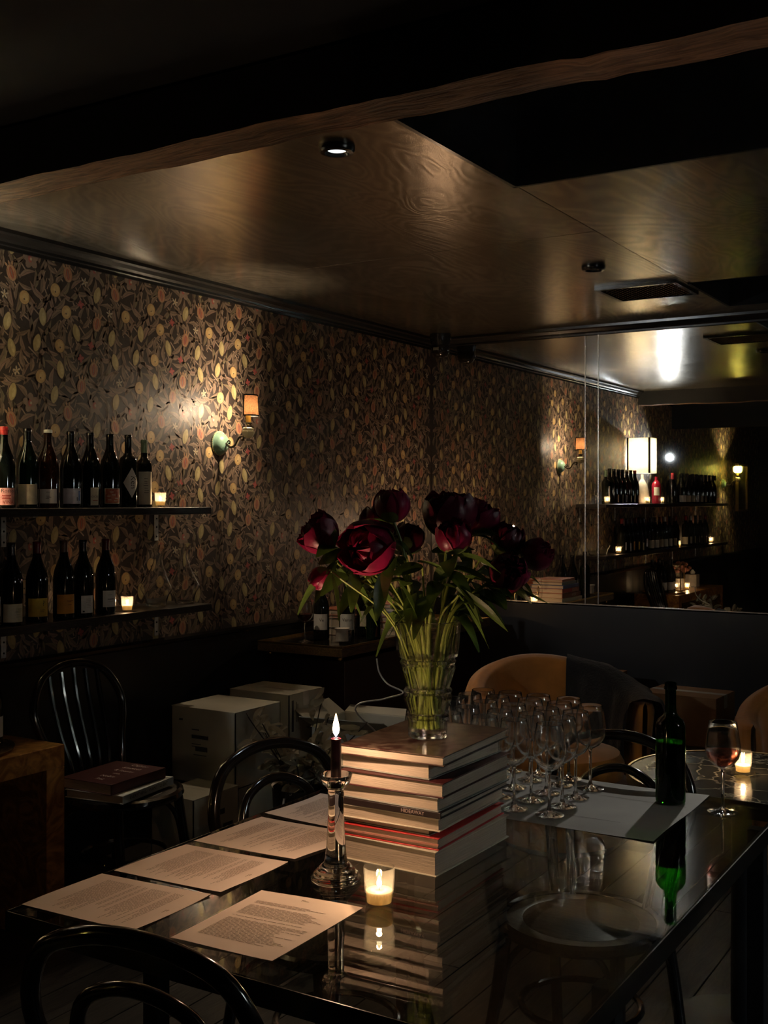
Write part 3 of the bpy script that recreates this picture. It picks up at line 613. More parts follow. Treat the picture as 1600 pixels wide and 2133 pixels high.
# ------------------------------------------------------------------ sconces
def sconce(y, z, label, shade, power, color, shield=True):
    t = thing('wall_sconce', label, 'lamp', (XL, y, z), 0, 'candle wall sconces')
    part('back_plate', MB().lathe([(.058, .001), (.058, .006), (.052, .012), (.050, .014), (.046, .026), (.032, .040), (.014, .046), (.0001, .047)], 32, axis=(1, 0, 0)), 'verdigris', t, label='green domed back plate')
    bd = MB()
    for k in range(36): a = 2*math.pi*k/36; bd.ell((.006, .056*math.cos(a), .056*math.sin(a)), (.0035, .0035, .0035), 6, 4)
    part('beading', bd, 'brass', t)
    arm = spline([(.045, 0, 0), (.058, 0, -.012), (.075, 0, -.020), (.098, 0, -.012), (.112, 0, .010), (.126, 0, .026), (.142, 0, .030), (.152, 0, .024), (.150, 0, .014), (.141, 0, .013)], 5)
    part('scroll_arm', MB().tube(arm, [.0055]*len(arm), 8).tube(spline([(.052, 0, .004), (.062, 0, .012), (.070, 0, .006), (.066, 0, -.003), (.060, 0, .001)], 5), .0032, 6).tube([(.14, 0, .030), (.178, 0, .034)], .005, 8), 'scroll', t)
    cx = .180; cup = MB().lathe([(.008, .020), (.022, .026), (.030, .040), (.034, .052), (.024, .056), (.030, .066), (.020, .070), (.012, .072)], 12, (cx, 0, 0), star=(1, .86))
    part('leaf_cup', cup, 'ivory', t, smooth=True)
    part('drip_cup', MB().lathe([(.010, .074), (.024, .092), (.023, .094), (.008, .084)], 4, (cx, 0, 0)), 'scroll', t, smooth=False)
    part('candle_tube', MB().lathe([(.0001, .082), (.0125, .082), (.0125, .128), (.0001, .130)], 16, (cx, 0, 0)), 'candletube', t)
    part('bulb', MB().ell((cx, 0, .152), (.009, .009, .020)), 'bulb', t)
    if shield:
        a0, a1 = R_(-80), R_(124); R0, R1, z0, z1 = .048, .042, .126, .222
        s1 = MB().grid(lambda u, v: (cx+(R0+(R1-R0)*v)*math.cos(a0+(a1-a0)*u), (R0+(R1-R0)*v)*math.sin(a0+(a1-a0)*u), z0+(z1-z0)*v), 24, 4)
        so = part('lamp_shade', s1, shade, t)
        tr_ = MB()
        for v in (0, 1):
            tr_.tube([(cx+(R0+(R1-R0)*v+.001)*math.cos(a0+(a1-a0)*i/24), (R0+(R1-R0)*v+.001)*math.sin(a0+(a1-a0)*i/24), z0+(z1-z0)*v) for i in range(25)], .0035, 6)
        for u in (0, 1): a = a0+(a1-a0)*u; tr_.tube([(cx+R0*math.cos(a), R0*math.sin(a), z0), (cx+R1*math.cos(a), R1*math.sin(a), z1)], .0030, 6)
        part('trim', tr_, 'void', so)
    else:
        part('lamp_shade', MB().lathe([(.030, .125), (.048, .14), (.050, .185), (.040, .200)], 20, (cx, 0, 0)), shade, t)
    lamp('sconce_light', 'POINT', (cx, 0, .160), power, color, .012, t)
    return t
sconce(4.21, 1.775, 'brass scroll sconce with brown cloth shield on the patterned wall', 'shade_cloth', P['sconce'], (1, .76, .50))
sconce(-.70, 1.70, 'farther sconce with glowing yellow-green shade, seen in the mirror', 'greenshade', P['sconce2'], YEL, False)
t = thing('picture_frame', 'gilt framed dark picture on the far wall, reflected at the right', 'picture', (XL, -1.55, 1.66))
part('frame', MB().box(0, .035, -.24, -.215, -.29, .29).box(0, .035, .215, .24, -.29, .29).box(0, .035, -.215, .215, -.29, -.265).box(0, .035, -.215, .215, .265, .29), 'brass', t, smooth=False)
part('picture', MB().box(0, .012, -.215, .215, -.265, .265), 'artdark', t, smooth=False)

# ------------------------------------------------------------------ ceiling fittings
def downlight(x, y, label, lit):
    t = thing('downlight', label, 'light', (x, y, ZC), 0, 'round black ceiling downlights')
    part('ring', MB().lathe([(.053, 0), (.053, -.010), (.048, -.018), (.036, -.020), (.030, -.012), (.028, -.004)], 36), 'black_gloss', t)
    part('lens', MB().disc(.0285, -.009, 28, up=False), 'lens' if lit else 'void', t)
    part('inner_rim', MB().tube([(.029*math.cos(a*.2618), .029*math.sin(a*.2618), -.0105) for a in range(24)], .0015, 6, closed=True), 'silver', t)
    if lit: lamp('downlight_light', 'SPOT', (0, 0, -.03), P['down'], COOL, .02, t, rot=(0, 0, 0), spot=50, blend=.6)
downlight(-1.827, 2.73, 'lit round black downlight near the beam', True); downlight(-1.796, 4.71, 'unlit round black downlight beside the ceiling vent', False)
t = thing('ceiling_vent', 'square black metal ceiling vent with diagonal mesh', 'vent', (-1.775, 5.375, ZC))
part('frame', MB().box(-.20, .20, -.185, -.165, -.014, 0).box(-.20, .20, .165, .185, -.014, 0).box(-.20, -.18, -.165, .165, -.014, 0).box(.18, .20, -.165, .165, -.014, 0), 'black_gloss', t, smooth=False)
me_ = MB(); k = -.34
while k < .34:
    for s_ in (1, -1):
        a = [(x, s_*(x-k)) for x in (-.18, .18)]; pts = []
        for x in [-.18+.36*i/60 for i in range(61)]:
            y = s_*(x-k)
            if -.165 <= y <= .165: pts.append((x, y, -.008))
        if len(pts) > 1: me_.tube([pts[0], pts[-1]], .0035, 4)
    k += .034
part('mesh_grille', me_, 'scroll', t, smooth=False); part('duct', MB().box(-.18, .18, -.165, .165, -.003, -.001), 'void', t, smooth=False)
t = thing('dome_camera', 'black dome security camera hanging in the corner under the ceiling', 'camera', (-3.338, 6.14, ZC))
part('mount', MB().lathe([(.066, 0), (.066, -.035), (.060, -.055), (.056, -.072)], 28), 'black_gloss', t)
part('dome', MB().lathe([(.056, -.07), (.060, -.085), (.058, -.110), (.045, -.135), (.02, -.148), (.0001, -.151)], 28), 'blackwood', t)
part('badge', MB().box(-.018, .018, -.062, -.058, -.104, -.088), 'greyc', t, smooth=False)
# added recess spot for lamplight off the mirror; right lamp; both out of frame
t = thing('added_recess_spot', 'added black spotlight, unseen in the dark ceiling recess, standing in for mirrored lamplight', 'lamp', (-1.18, 5.62, ZC+.31))
part('can', MB().lathe([(.0001, 0), (.05, 0), (.05, -.12), (.045, -.12), (.04, -.06)], 24, (0, 0, -.0), axis=None), 'black', t)
lamp('added_recess_light', 'SPOT', (0, 0, -.14), P['void'], (1, .95, .84), .03, t, rot=aim((-1.18, 5.62, 2.7), (-.95, 2.55, .70)), spot=30, blend=.8)
t = thing('floor_lamp', 'slim black floor lamp standing to the right of the table', 'lamp', (1.0, 2.6, 0))
part('base', MB().lathe([(.0001, .02), (.13, .018), (.135, 0)], 28), 'black_gloss', t); part('pole', MB().lathe([(.01, .015), (.01, 1.62)], 12), 'black_gloss', t)
part('lamp_shade', MB().lathe([(.16, 1.55), (.11, 1.78)], 28), 'shade_lin', t); lamp('floor_lamp_light', 'POINT', (0, 0, 1.66), P['side'], (.78, .90, 1.0), .04, t)

# ------------------------------------------------------------------ glass table
TX0, TX1, TY0, TY1, TZ = -1.665, -.600, 1.405, 2.875, .75
t = thing('glass_table', 'long table with smoked glass top and black steel frame', 'table', ((TX0+TX1)/2, (TY0+TY1)/2, 0))
hx, hy = (TX1-TX0)/2, (TY1-TY0)/2
part('glass_top', MB().bbox(-hx, hx, -hy, hy, TZ-.012, TZ, .0015), 'table_glass', t, smooth=False)
fr = MB()
for a in ((-hx, hx, -hy, -hy+.016), (-hx, hx, hy-.016, hy), (-hx, -hx+.016, -hy+.016, hy-.016), (hx-.016, hx, -hy+.016, hy-.016)): fr.box(*a, TZ-.040, TZ-.0125)
part('frame', fr, 'void', t, smooth=False)
part('edge_band', MB().box(-hx-.003, -hx-.0004, -hy-.003, hy+.003, TZ-.040, TZ-.0012).box(hx+.0004, hx+.003, -hy-.003, hy+.003, TZ-.040, TZ-.0012).box(-hx-.003, hx+.003, -hy-.003, -hy-.0004, TZ-.040, TZ-.0012).box(-hx-.003, hx+.003, hy+.0004, hy+.003, TZ-.040, TZ-.0012), 'black_gloss', t, smooth=False)
for lx in (-hx+.03, hx-.05):
    for ly in (-hy+.36, hy-.08): part('leg', MB().bbox(lx-.02, lx+.02, ly-.02, ly+.02, 0, TZ-.0405, .002), 'void', t, smooth=False)

# ------------------------------------------------------------------ bentwood chairs
def chair_proto(label, slats=False):
    t = thing('bentwood_chair', label, 'chair', (0, 0, 0), 0, 'black bentwood chairs')
    part('seat', MB().lathe([(.0001, .452), (.185, .452), (.188, .462), (.150, .4645), (.146, .4625), (.142, .4645), (.0001, .462)], 40), 'seatwood' if 'seatwood' in M else 'blackwood', t)
    part('seat_rim', MB().lathe([(.186, .440), (.205, .442), (.212, .452), (.208, .465), (.196, .471), (.187, .466), (.186, .440)], 44), 'blackwood', t)
    for s in (-1, 1):
        part('leg', MB().tube(spline([(s*.150, .115, .445), (s*.165, .145, .25), (s*.190, .205, 0)]), [.0185-.0004*i for i in range(13)], 10), 'blackwood', t)
        part('brace', MB().tube(spline([(s*.160, .135, .24), (s*.140, .118, .36), (s*.08, .10, .425), (0, .10, .438)], 5), .0085, 8), 'blackwood', t)
        part('brace', MB().tube(spline([(s*.172, -.195, .24), (s*.170, -.165, .34), (s*.165, -.08, .42), (s*.160, 0, .438)], 5), .0085, 8), 'blackwood', t)
    hw = .205 if not slats else .215
    hoop = [(-.185, -.245, 0), (-.172, -.200, .25), (-.160, -.170, .45), (-.178, -.190, .60), (-hw, -.225, .74), (-.165, -.252, .845), (-.085, -.266, .888), (0, -.270, .900)]
    hoop += [(-x, y, z) for x, y, z in reversed(hoop[:-1])]
    part('back_hoop', MB().tube(spline(hoop, 5), .0155, 12), 'blackwood', t)
    if not slats:
        ih = [(-.105, -.165, .455), (-.118, -.185, .56), (-.128, -.210, .68), (-.095, -.236, .775), (0, -.250, .812)]; ih += [(-x, y, z) for x, y, z in reversed(ih[:-1])]
        part('inner_hoop', MB().tube(spline(ih, 5), .0125, 10), 'blackwood', t)
    else:
        for k, dx in enumerate((-.11, -.055, 0, .055, .11)):
            part('slat', MB().tube(spline([(dx*.7, -.168, .458), (dx*.85, -.172, .55), (dx, -.205, .66), (dx*1.05, -.240, .78), (dx*1.05, -.258, .882-abs(dx)*.16)], 5), .009, 8), 'blackwood', t)
    part('stretcher_ring', MB().tube([(.150*math.cos(a*.1963), .150*math.sin(a*.1963)+.0, .24) for a in range(32)], .009, 8, closed=True), 'blackwood', t)
    return t
M['seatwood'] = wood('worn dark seat', (.035, .028, .022), (.10, .085, .065), .4, 12, (1, 6, 1))
c0 = chair_proto('black bentwood chair with hooped back in the near left foreground')
c0.location = (-1.225, 1.475, 0); c0.rotation_euler = (0, 0, R_(9)); c0.scale = (1, 1, .958); c0.location.z = 0
copy_tree(c0, (-1.540, 2.30, 0), R_(-105), 'black bentwood hooped chair at the left side of the table, behind the menus')
copy_tree(c0, (-1.06, 2.69, 0), R_(176), 'black bentwood chair tucked under the far end of the glass table')
c1 = chair_proto('black bentwood chair with slatted back against the wall, books on its seat', True)
c1.location = (-2.90, 2.965, 0); c1.rotation_euler = (0, 0, R_(-90))

# ------------------------------------------------------------------ books
def book(w_, d, h, loc, rz, label, cover, group=None, pages='pages', board=.0022, spine=1, extra=None):
    t = thing('book', label, 'book', loc, rz, group); a, b = w_/2, d/2
    cv = MB().bbox(-a, a, -b, b, 0, board, .0006).bbox(-a, a, -b, b, h-board, h, .0006)
    if spine == 1: cv.box(-a, -a+.003, -b, b, board, h-board)
    elif spine == 2: cv.box(a-.003, a, -b, b, board, h-board)
    elif spine == 3: cv.box(-a, a, b-.003, b, board, h-board)
    part('cover', cv, cover, t, smooth=False)
    i = .005
    part('pages', MB().box(-a+(.003 if spine == 1 else i), a-(.003 if spine == 2 else i), -b+i, b-(.003 if spine == 3 else i), board, h-board), pages, t, smooth=False)
    return t
bx, by, z = -1.195, 2.135, TZ
specs = [(.236, .325, .050, 0, 0, -1.5, 'cream', 'thickest pale book at the bottom of the tall book pile'),
 (.228, .315, .024, -.002, 0, 1.0, 'redc', 'pale book with red cover edges, second from the bottom of the pile'),
 (.212, .305, .013, -.012, .004, -1, 'greyc', 'thin recessed grey book low in the pile'),
 (.232, .318, .027, -.002, 0, 1.2, 'cream', 'cream book in the lower half of the pile under the dark lettered one'),
 (.238, .322, .013, .003, -.001, 0, 'darkc', 'thin dark book with worn white lettering, middle of the pile'),
 (.238, .318, .028, .002, 0, -1.4, 'greyc', 'grey bound book just above the dark lettered book'),
 (.244, .322, .030, .004, -.002, .8, 'darkred', 'dark red book third from the top of the pile'),
 (.220, .310, .032, -.012, .006, -2.2, 'greyc', 'thick book with rounded page edges second from the top'),
 (.245, .325, .020, .000, .000, 2.0, 'photo', 'large art book with photographic cover on top of the pile, under the vase')]
for (w_, d, h, dx, dy, rz, cov, lab) in specs:
    t = book(w_, d, h, (bx+dx, by+dy, z), R_(rz), lab, cov, 'coffee table books piled under the vase')
    if cov == 'darkc': part('lettering', text_mb('HIDEAWAY', .0105, fn=lambda x, y: (.055+x, -d/2-.0004, .0065+y)), 'inkwhite', t, smooth=False); part('spine_face', MB().box(-w_/2, w_/2, -d/2-.0001, -d/2+.004, .001, .012), 'darkc', t, smooth=False)
    if cov == 'redc': part('stripe', MB().box(-w_/2+.001, w_/2-.001, -d/2-.0002, -d/2+.004, .009, .012), 'pinkc', t, smooth=False)
    z += h+.0004
ZTOP = z

# ------------------------------------------------------------------ vase with peonies
VX, VY = -1.188, 2.128
t = thing('glass_vase', 'tall cut glass vase with stepped facets standing on the book pile', 'vase', (VX, VY, ZTOP), R_(12))
outer = [(.040, 0), (.0425, .004), (.0430, .034), (.0455, .039), (.0450, .045), (.0405, .049), (.0415, .053), (.0520, .080), (.0535, .085), (.0530, .090), (.0455, .099), (.0465, .104), (.0590, .142), (.0615, .148), (.0605, .153), (.0530, .160), (.0530, .166), (.0660, .176), (.0680, .184), (.0735, .250)]
part('faceted_wall', MB().lathe(outer, 28, star=(1, .955)), 'cut', t, smooth=False)
inner = [(r-.006-.002*(z_ < .1), max(z_, .014)) for r, z_ in outer if z_ > .01]+[(.0735, .250)]
part('inner_wall', MB().lathe([(.0001, .014)]+inner, 28), 'glass', t)
for zr, rr_ in ((.047, .0425), (.1005, .0475), (.163, .0555)): part('step_ring', MB().lathe([(rr_-.004, -.007), (rr_+.003, -.005), (rr_+.0065, 0), (rr_+.003, .005), (rr_-.004, .007), (rr_-.004, -.007)], 14, (0, 0, zr)), 'glass_solid', t, smooth=False)
part('rim', MB().lathe([(.0690, .246), (.0738, .247), (.0745, .251), (.0700, .252), (.0690, .246)], 28), 'glass_solid', t)
part('base', MB().lathe([(.0001, .0002), (.0395, .0002), (.042, .004), (.042, .010), (.036, .0135), (.0001, .0135)], 14), 'glass_solid', t, smooth=False)
part('water', MB().lathe([(.0001, .148), (.050, .148)], 28).lathe([(.033, .016), (.0335, .035), (.033, .05), (.042, .08), (.036, .099), (.050, .142), (.050, .148)], 28), 'water', t)
def bloom(t, c, axis, R, open_, seed, deep):
    rr = random.Random(seed); Z = Vector(axis).normalized(); X, Y = frame(Z); c = Vector(c)
    layers = [(5, .62, .98, .50), (6, .82, .90+.02, .62+.1*open_), (6, 1.0, .80-.10*open_, .78+.25*open_)]
    for li, (n, rs, amax, wd) in enumerate(layers):
        for k in range(n):
            ph = 2*math.pi*(k+.5*li+rr.uniform(-.12, .12))/n; ws = wd*rr.uniform(.85, 1.15); sc = R*rs*rr.uniform(.93, 1.08); am = math.pi*min(.97, (amax+rr.uniform(-.06, .06)))
            rf = rr.uniform(0, 6)
            def fn(u, v, ph=ph, ws=ws, sc=sc, am=am, rf=rf, li=li):
                al = .10*math.pi+(am-.10*math.pi)*v; uu = 2*u-1
                az = ph+uu*ws*(math.sin(math.pi*(.12+.80*v))**.6)*(1.25 if li == 2 else 1)
                r = sc*(1+.05*math.sin(rf+5*uu)*v+.10*(uu*uu)*v+(.18*open_*v*v if li == 2 else 0))
                notch = 1-.10*v*(1-abs(math.cos(3*uu+rf)))
                rad = r*math.sin(al)*notch; zz = -r*math.cos(al)*1.0*notch
                p = c+X*(rad*math.cos(az))+Y*(rad*math.sin(az))+Z*zz; return tuple(p)
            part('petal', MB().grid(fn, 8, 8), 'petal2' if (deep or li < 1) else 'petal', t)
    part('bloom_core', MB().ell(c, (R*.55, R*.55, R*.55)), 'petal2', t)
    for k in range(4):
        ph = k*1.571+rr.random()
        def fs(u, v, ph=ph):
            al = .06*math.pi+.33*math.pi*v; uu = 2*u-1; az = ph+uu*.75*math.sin(math.pi*(.1+.75*v)); r = R*1.07
            return tuple(c+X*(r*math.sin(al)*math.cos(az))+Y*(r*math.sin(al)*math.sin(az))-Z*(r*math.cos(al)))
        part('sepal', MB().grid(fs, 5, 5), 'sepal', t)
def leafm(base, d, L, W, droop, roll=0):
    d = Vector(d).normalized(); base = Vector(base); sd = d.cross(Vector((0, 0, 1))); sd = sd.normalized() if sd.length > .1 else Vector((1, 0, 0)); up = sd.cross(d)
    sd2 = sd*math.cos(roll)+up*math.sin(roll); up2 = -sd*math.sin(roll)+up*math.cos(roll)
    def fn(u, v):
        uu = 2*u-1; w_ = W*math.sin(math.pi*min(1, v*.93+.04))**.8*(1-.35*v)
        p = base+d*(L*v*(1-.12*droop*v))+Vector((0, 0, -droop*L*v*v*.75))+sd2*(uu*w_)+up2*(.22*w_*abs(uu)+.05*W*math.sin(9*v+2*uu))
        return tuple(p)
    return MB().grid(fn, 4, 9)
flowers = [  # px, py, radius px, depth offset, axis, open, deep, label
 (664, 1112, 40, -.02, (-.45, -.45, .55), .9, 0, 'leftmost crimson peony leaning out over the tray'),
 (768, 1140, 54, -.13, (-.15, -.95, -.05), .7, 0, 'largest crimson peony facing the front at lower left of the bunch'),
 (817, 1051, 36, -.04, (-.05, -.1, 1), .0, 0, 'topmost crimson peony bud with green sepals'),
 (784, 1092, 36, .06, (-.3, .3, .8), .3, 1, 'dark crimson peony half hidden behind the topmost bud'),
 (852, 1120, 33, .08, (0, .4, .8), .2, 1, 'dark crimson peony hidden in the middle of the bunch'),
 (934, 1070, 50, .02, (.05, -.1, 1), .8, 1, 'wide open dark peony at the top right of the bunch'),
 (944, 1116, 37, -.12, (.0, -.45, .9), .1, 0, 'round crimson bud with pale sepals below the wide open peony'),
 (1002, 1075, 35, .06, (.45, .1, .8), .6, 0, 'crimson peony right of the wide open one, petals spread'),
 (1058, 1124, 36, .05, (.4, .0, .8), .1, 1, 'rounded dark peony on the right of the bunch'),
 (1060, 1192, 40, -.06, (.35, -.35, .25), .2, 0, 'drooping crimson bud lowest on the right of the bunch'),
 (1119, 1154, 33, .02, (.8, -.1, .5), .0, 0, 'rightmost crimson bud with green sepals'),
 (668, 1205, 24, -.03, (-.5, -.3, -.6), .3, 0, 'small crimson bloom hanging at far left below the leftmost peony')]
F0 = 2.434
for i, (px, py, rp, df, ax, op, dp, lab) in enumerate(flowers):
    F = F0+df; c = at(px, py, F); Rr = rp/FPX*F; axv = Vector(ax).normalized()
    t = thing('peony', lab, 'flower', (VX, VY, ZTOP+.02), 0, 'crimson peonies in the vase'); base = Vector((VX, VY, ZTOP+.02))
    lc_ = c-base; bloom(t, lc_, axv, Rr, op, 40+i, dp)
    an = 2*math.pi*i/12+.4; off = c-Vector((VX, VY, 0)); hd = Vector((off.x, off.y, 0)); hd = hd.normalized() if hd.length > .02 else Vector((1, 0, 0))
    foot = Vector((.022*math.cos(an+2.6), .022*math.sin(an+2.6), 0)); rim = Vector((hd.x*.048+.016*math.cos(an), hd.y*.048+.016*math.sin(an), .235))
    mid = rim*.45+Vector((0, 0, 0)); mid.z = .11; e = lc_-axv*Rr*1.0
    m2 = rim+(e-rim)*.5+Vector((0, 0, .04-.02*(py > 1100))); pts = spline([foot, mid, rim, m2, e], 6)
    part('stem', MB().tube(pts, [.0042-.0013*k/len(pts) for k in range(len(pts))], 8), 'stem', t)
    rr = random.Random(i*7+1)
    for k in range(6):
        q = pts[13+(k*2) % 11]; side = rr.choice((-1, 1)); hv = Vector((hd.x, hd.y, 0)); sv = Vector((-hd.y, hd.x, 0))*side
        d = hv*rr.uniform(.2, 1.0)+sv*rr.uniform(.2, 1)+Vector((0, 0, rr.uniform(-.25, .45)))
        part('leaf', leafm(q, d, rr.uniform(.075, .130), rr.uniform(.017, .027), rr.uniform(.3, 1.1), rr.uniform(-.6, .6)), 'leaf', t)
# extra leafy sprays hanging low at the left and right of the bunch
for lab, seeds in (('leafy peony sprig drooping over the left side of the vase', [((690, 1190), (700, 1275)), ((700, 1185), (745, 1290)), ((720, 1180), (768, 1285)), ((700, 1170), (672, 1245)), ((740, 1185), (735, 1260)), ((715, 1150), (680, 1190)), ((760, 1200), (800, 1260))]),
                   ('leafy peony sprig drooping over the right side of the vase', [((955, 1240), (1000, 1335)), ((950, 1225), (1035, 1310)), ((930, 1180), (1010, 1225)), ((1000, 1165), (1085, 1250)), ((960, 1200), (1130, 1255)), ((940, 1190), (985, 1290))]),
                   ('leafy peony sprig in the middle of the bunch', [((880, 1180), (830, 1215)), ((870, 1170), (925, 1210)), ((830, 1210), (860, 1290)), ((800, 1190), (790, 1275)), ((900, 1150), (985, 1160)), ((860, 1165), (815, 1130)), ((905, 1210), (960, 1180))])):
    t = thing('peony_sprig', lab, 'leaves', (VX, VY, ZTOP+.02)); base = Vector((VX, VY, ZTOP+.02)); rr = random.Random(len(lab)); first = None
    for si, (a, b) in enumerate(seeds):
        fa = F0-.06+rr.uniform(-.05, .05); pa = at(a[0], a[1], fa)-base; pb = at(b[0], b[1], fa-.02)-base; first = first or pa
        part('leaf', leafm(pa, (pb-pa)+Vector((0, 0, .03)), (pb-pa).length*1.1, .019, .22, rr.uniform(.3, 1.2)), 'leaf', t)
        if si % 3 == 0: part('stem', MB().tube(spline([(rr.uniform(-.02, .02), rr.uniform(-.02, .02), .0), (pa.x*.35, pa.y*.35, .22), tuple(pa)], 6), .0022, 6), 'stem', t)

# ------------------------------------------------------------------ candlestick, votive, menus
cs = onz(700, 1833, TZ)
t = thing('glass_candlestick', 'clear glass candlestick with flared drip cup on the glass table', 'candlestick', cs)
pr_ = [(.0001, 0), (.047, 0), (.0495, .003), (.050, .007), (.046, .011), (.0445, .016), (.040, .018), (.038, .023), (.033, .025), (.031, .030), (.024, .036), (.0215, .046), (.0190, .070), (.0170, .110), (.0150, .150), (.0165, .172), (.0155, .178), (.0185, .184), (.027, .192), (.0320, .206), (.0325, .210), (.030, .209), (.022, .202), (.0112, .200), (.0112, .186), (.0001, .186)]
part('holder', MB().lathe(pr_, 40), 'glass_solid', t)
t2 = thing('taper_candle', 'short burgundy taper candle burning in the glass candlestick', 'candle', cs+Vector((0, 0, .187)))
part('wax', MB().lathe([(.0001, 0), (.0105, 0), (.0102, .085), (.0106, .0925), (.0090, .094), (.0070, .0915), (.0001, .091)], 24), 'wax_red', t2)
part('wick', MB().tube([(0, 0, .090), (.0004, 0, .099)], .0007, 5), 'wick', t2); flame(t2, .0965, .046, .0070)
lamp('flame_light', 'POINT', (0, 0, .122), P['candle'], (1, .61, .36), .008, t2)
v = votive_proto('votive_candle', 1.12, P['votive']); v['label'] = 'lit votive in hazy glass in front of the book pile'; v['group'] = 'votive candle on the table'; v.location = onz(790, 1888, TZ)
def menu(cn, label, logo):
    c = [onz(x, y, TZ) for x, y in cn]; o = sum(c, Vector())/4
    t = thing('menu_sheet', label, 'menu', (o.x, o.y, TZ+.0006), 0, 'printed menu sheets laid on the glass table')
    c = [p-o for p in c]
    def q(u, v, dz=0): return (c[0]*(1-u)*(1-v)+c[1]*u*(1-v)+c[2]*u*v+c[3]*(1-u)*v)
    def fn(u, v):
        p = q(u, v); lift = .0020*(1+math.sin(5*u+2*v+len(label)))*(abs(2*u-1)**2+abs(2*v-1)**2)*.5; return (p.x, p.y, .0002+lift)
    sb = MB().grid(fn, 16, 16); part('sheet', sb, 'menu', t)
    rr = random.Random(len(label)); pb = MB()
    def bar(u0, u1, v0, v1):
        n = 3
        for k in range(n):
            a, b = u0+(u1-u0)*k/n, u0+(u1-u0)*(k+1)/n
            pts = [fn(a, v0), fn(b, v0), fn(b, v1), fn(a, v1)]; pb.add([(x, y, z_+.0004) for x, y, z_ in pts], [(0, 1, 2, 3)])
    vv = .16; col = 0
    while vv < .88:
        if rr.random() < .12: vv += .03; continue
        u = .12
        ln = rr.uniform(.45, .80)
        while u < .12+ln:
            w2 = rr.uniform(.02, .09); bar(u, min(u+w2, .9), vv, vv+.0055); u += w2+.010
        vv += .0175
    if logo: bar(.46, .50, .06, .066); bar(.48, .54, .072, .078); bar(.47, .475, .055, .085)
    part('printed_text', pb, 'ink_menu', t, smooth=False, kind='stuff')
    return t
# corners: top-left of text, top-right, bottom-right, bottom-left
menu([(440, 1866), (275, 1944), (45, 1886), (212, 1820)], 'menu sheet nearest the left corner of the glass table', True)
menu([(601, 1797), (460, 1863), (237, 1814), (388, 1760)], 'second menu sheet along the left edge, above the nearest one', True)
menu([(765, 1740), (614, 1792), (403, 1752), (545, 1704)], 'third menu sheet along the left edge, left of the candlestick', False)
menu([(850, 1686), (720, 1731), (551, 1697), (668, 1655)], 'farthest menu sheet along the left edge, partly behind the candlestick', False)
menu([(545, 1855), (756, 1893), (567, 2003), (355, 1957)], 'front menu sheet lying crosswise in front of the votive', True)
# ------------------------------------------------------------------ paper mat, wine glasses, green bottle
t = thing('paper_mat', 'grey paper mat under the rows of wine glasses', 'mat', (-1.145, 2.645, TZ+.0004))
part('sheet', MB().grid(lambda u, v: (-.36+.72*u, -.225+.45*v, .0003+.002*abs(2*u-1)**4*(1+math.sin(7*v))), 16, 10), 'placemat', t)
part('printed_line', MB().grid(lambda u, v: (-.34+.68*u, -.12+.0015*v, .0012), 8, 1).grid(lambda u, v: (-.34+.68*u, .09+.0015*v, .0012), 8, 1), 'ink', t)
GB = [(.0001, .1065), (.010, .107), (.024, .116), (.035, .131), (.0395, .148), (.0395, .163), (.036, .190), (.0315, .2175), (.0311, .2183), (.0306, .2175), (.0350, .190), (.0384, .163), (.0384, .148), (.0338, .1318), (.0225, .1172), (.009, .1088), (.0001, .1084)]
GS = [(.0001, .001), (.033, .001), (.0345, .002), (.020, .004), (.008, .009), (.0042, .020), (.0036, .06), (.0038, .095), (.0052, .104), (.0090, .1075), (.0001, .1085)]
gt = thing('wine_glass', 'x', 'glass', (0, 0, 0))
part('bowl', MB().lathe(GB, 32), 'glass_solid', gt); part('stem', MB().lathe(GS, 24), 'glass_solid', gt)
gn = 0; RN = ['front row', 'second row', 'third row', 'fourth row']
for j, yy in enumerate((2.492, 2.585, 2.678, 2.771, 2.848)):
    for i, xx in enumerate((-1.062, -1.150, -1.238, -1.326, -1.414)):
        if j == 4 and i < 1: continue
        loc = (xx+random.uniform(-.006, .006), yy+random.uniform(-.006, .006), TZ+.0024)
        lab = 'empty wine glass in the %s of the crowd, %s' % (('front row', 'second row', 'third row', 'fourth row', 'back row')[j], ('right end', 'second from the right', 'third from the right', 'fourth from the right', 'left end by the books')[i])
        if gn == 0: gt.location = loc; g_ = gt; g_['label'] = lab
        else: g_ = copy_tree(gt, loc, 0, lab)
        g_['group'] = 'empty wine glasses on the grey mat'; gn += 1
# half-full glass on the right
wg = onz(1506, 1692, TZ); t = copy_tree(gt, wg+Vector((0, 0, .0002)), 0, 'single wine glass with a little wine near the right table edge'); del t['group']
t.scale = (1.05, 1.05, 1.0)
part('wine', MB().lathe([(.0001, .109), (.009, .110), (.0225, .119), (.0335, .133), (.0375, .148), (.0001, .148)], 28), 'winewhite', t)
gbp = onz(1397, 1672, TZ); t = thing('green_wine_bottle', 'open green glass wine bottle standing on the corner of the grey mat', 'bottle', gbp+Vector((0, 0, .0026)))
BPg = [(r*.98, z_*.985) for r, z_ in BP['bord']]
part('body', MB().lathe(BPg[:-2]+[(.0118, .297), (.0108, .288), (.0105, .24)], 36), 'green', t)
part('lip_ring', MB().lathe([(.0138, .278), (.0162, .280), (.0162, .286), (.0138, .288)], 24), 'bottle_g', t)
part('wine', MB().lathe([(.0001, .020), (.012, .018), (.033, .006), (.0348, .012), (.0348, .150), (.0001, .150)], 32), mat('white wine in green glass', (.010, .018, .004), .1, trans=.2), t)

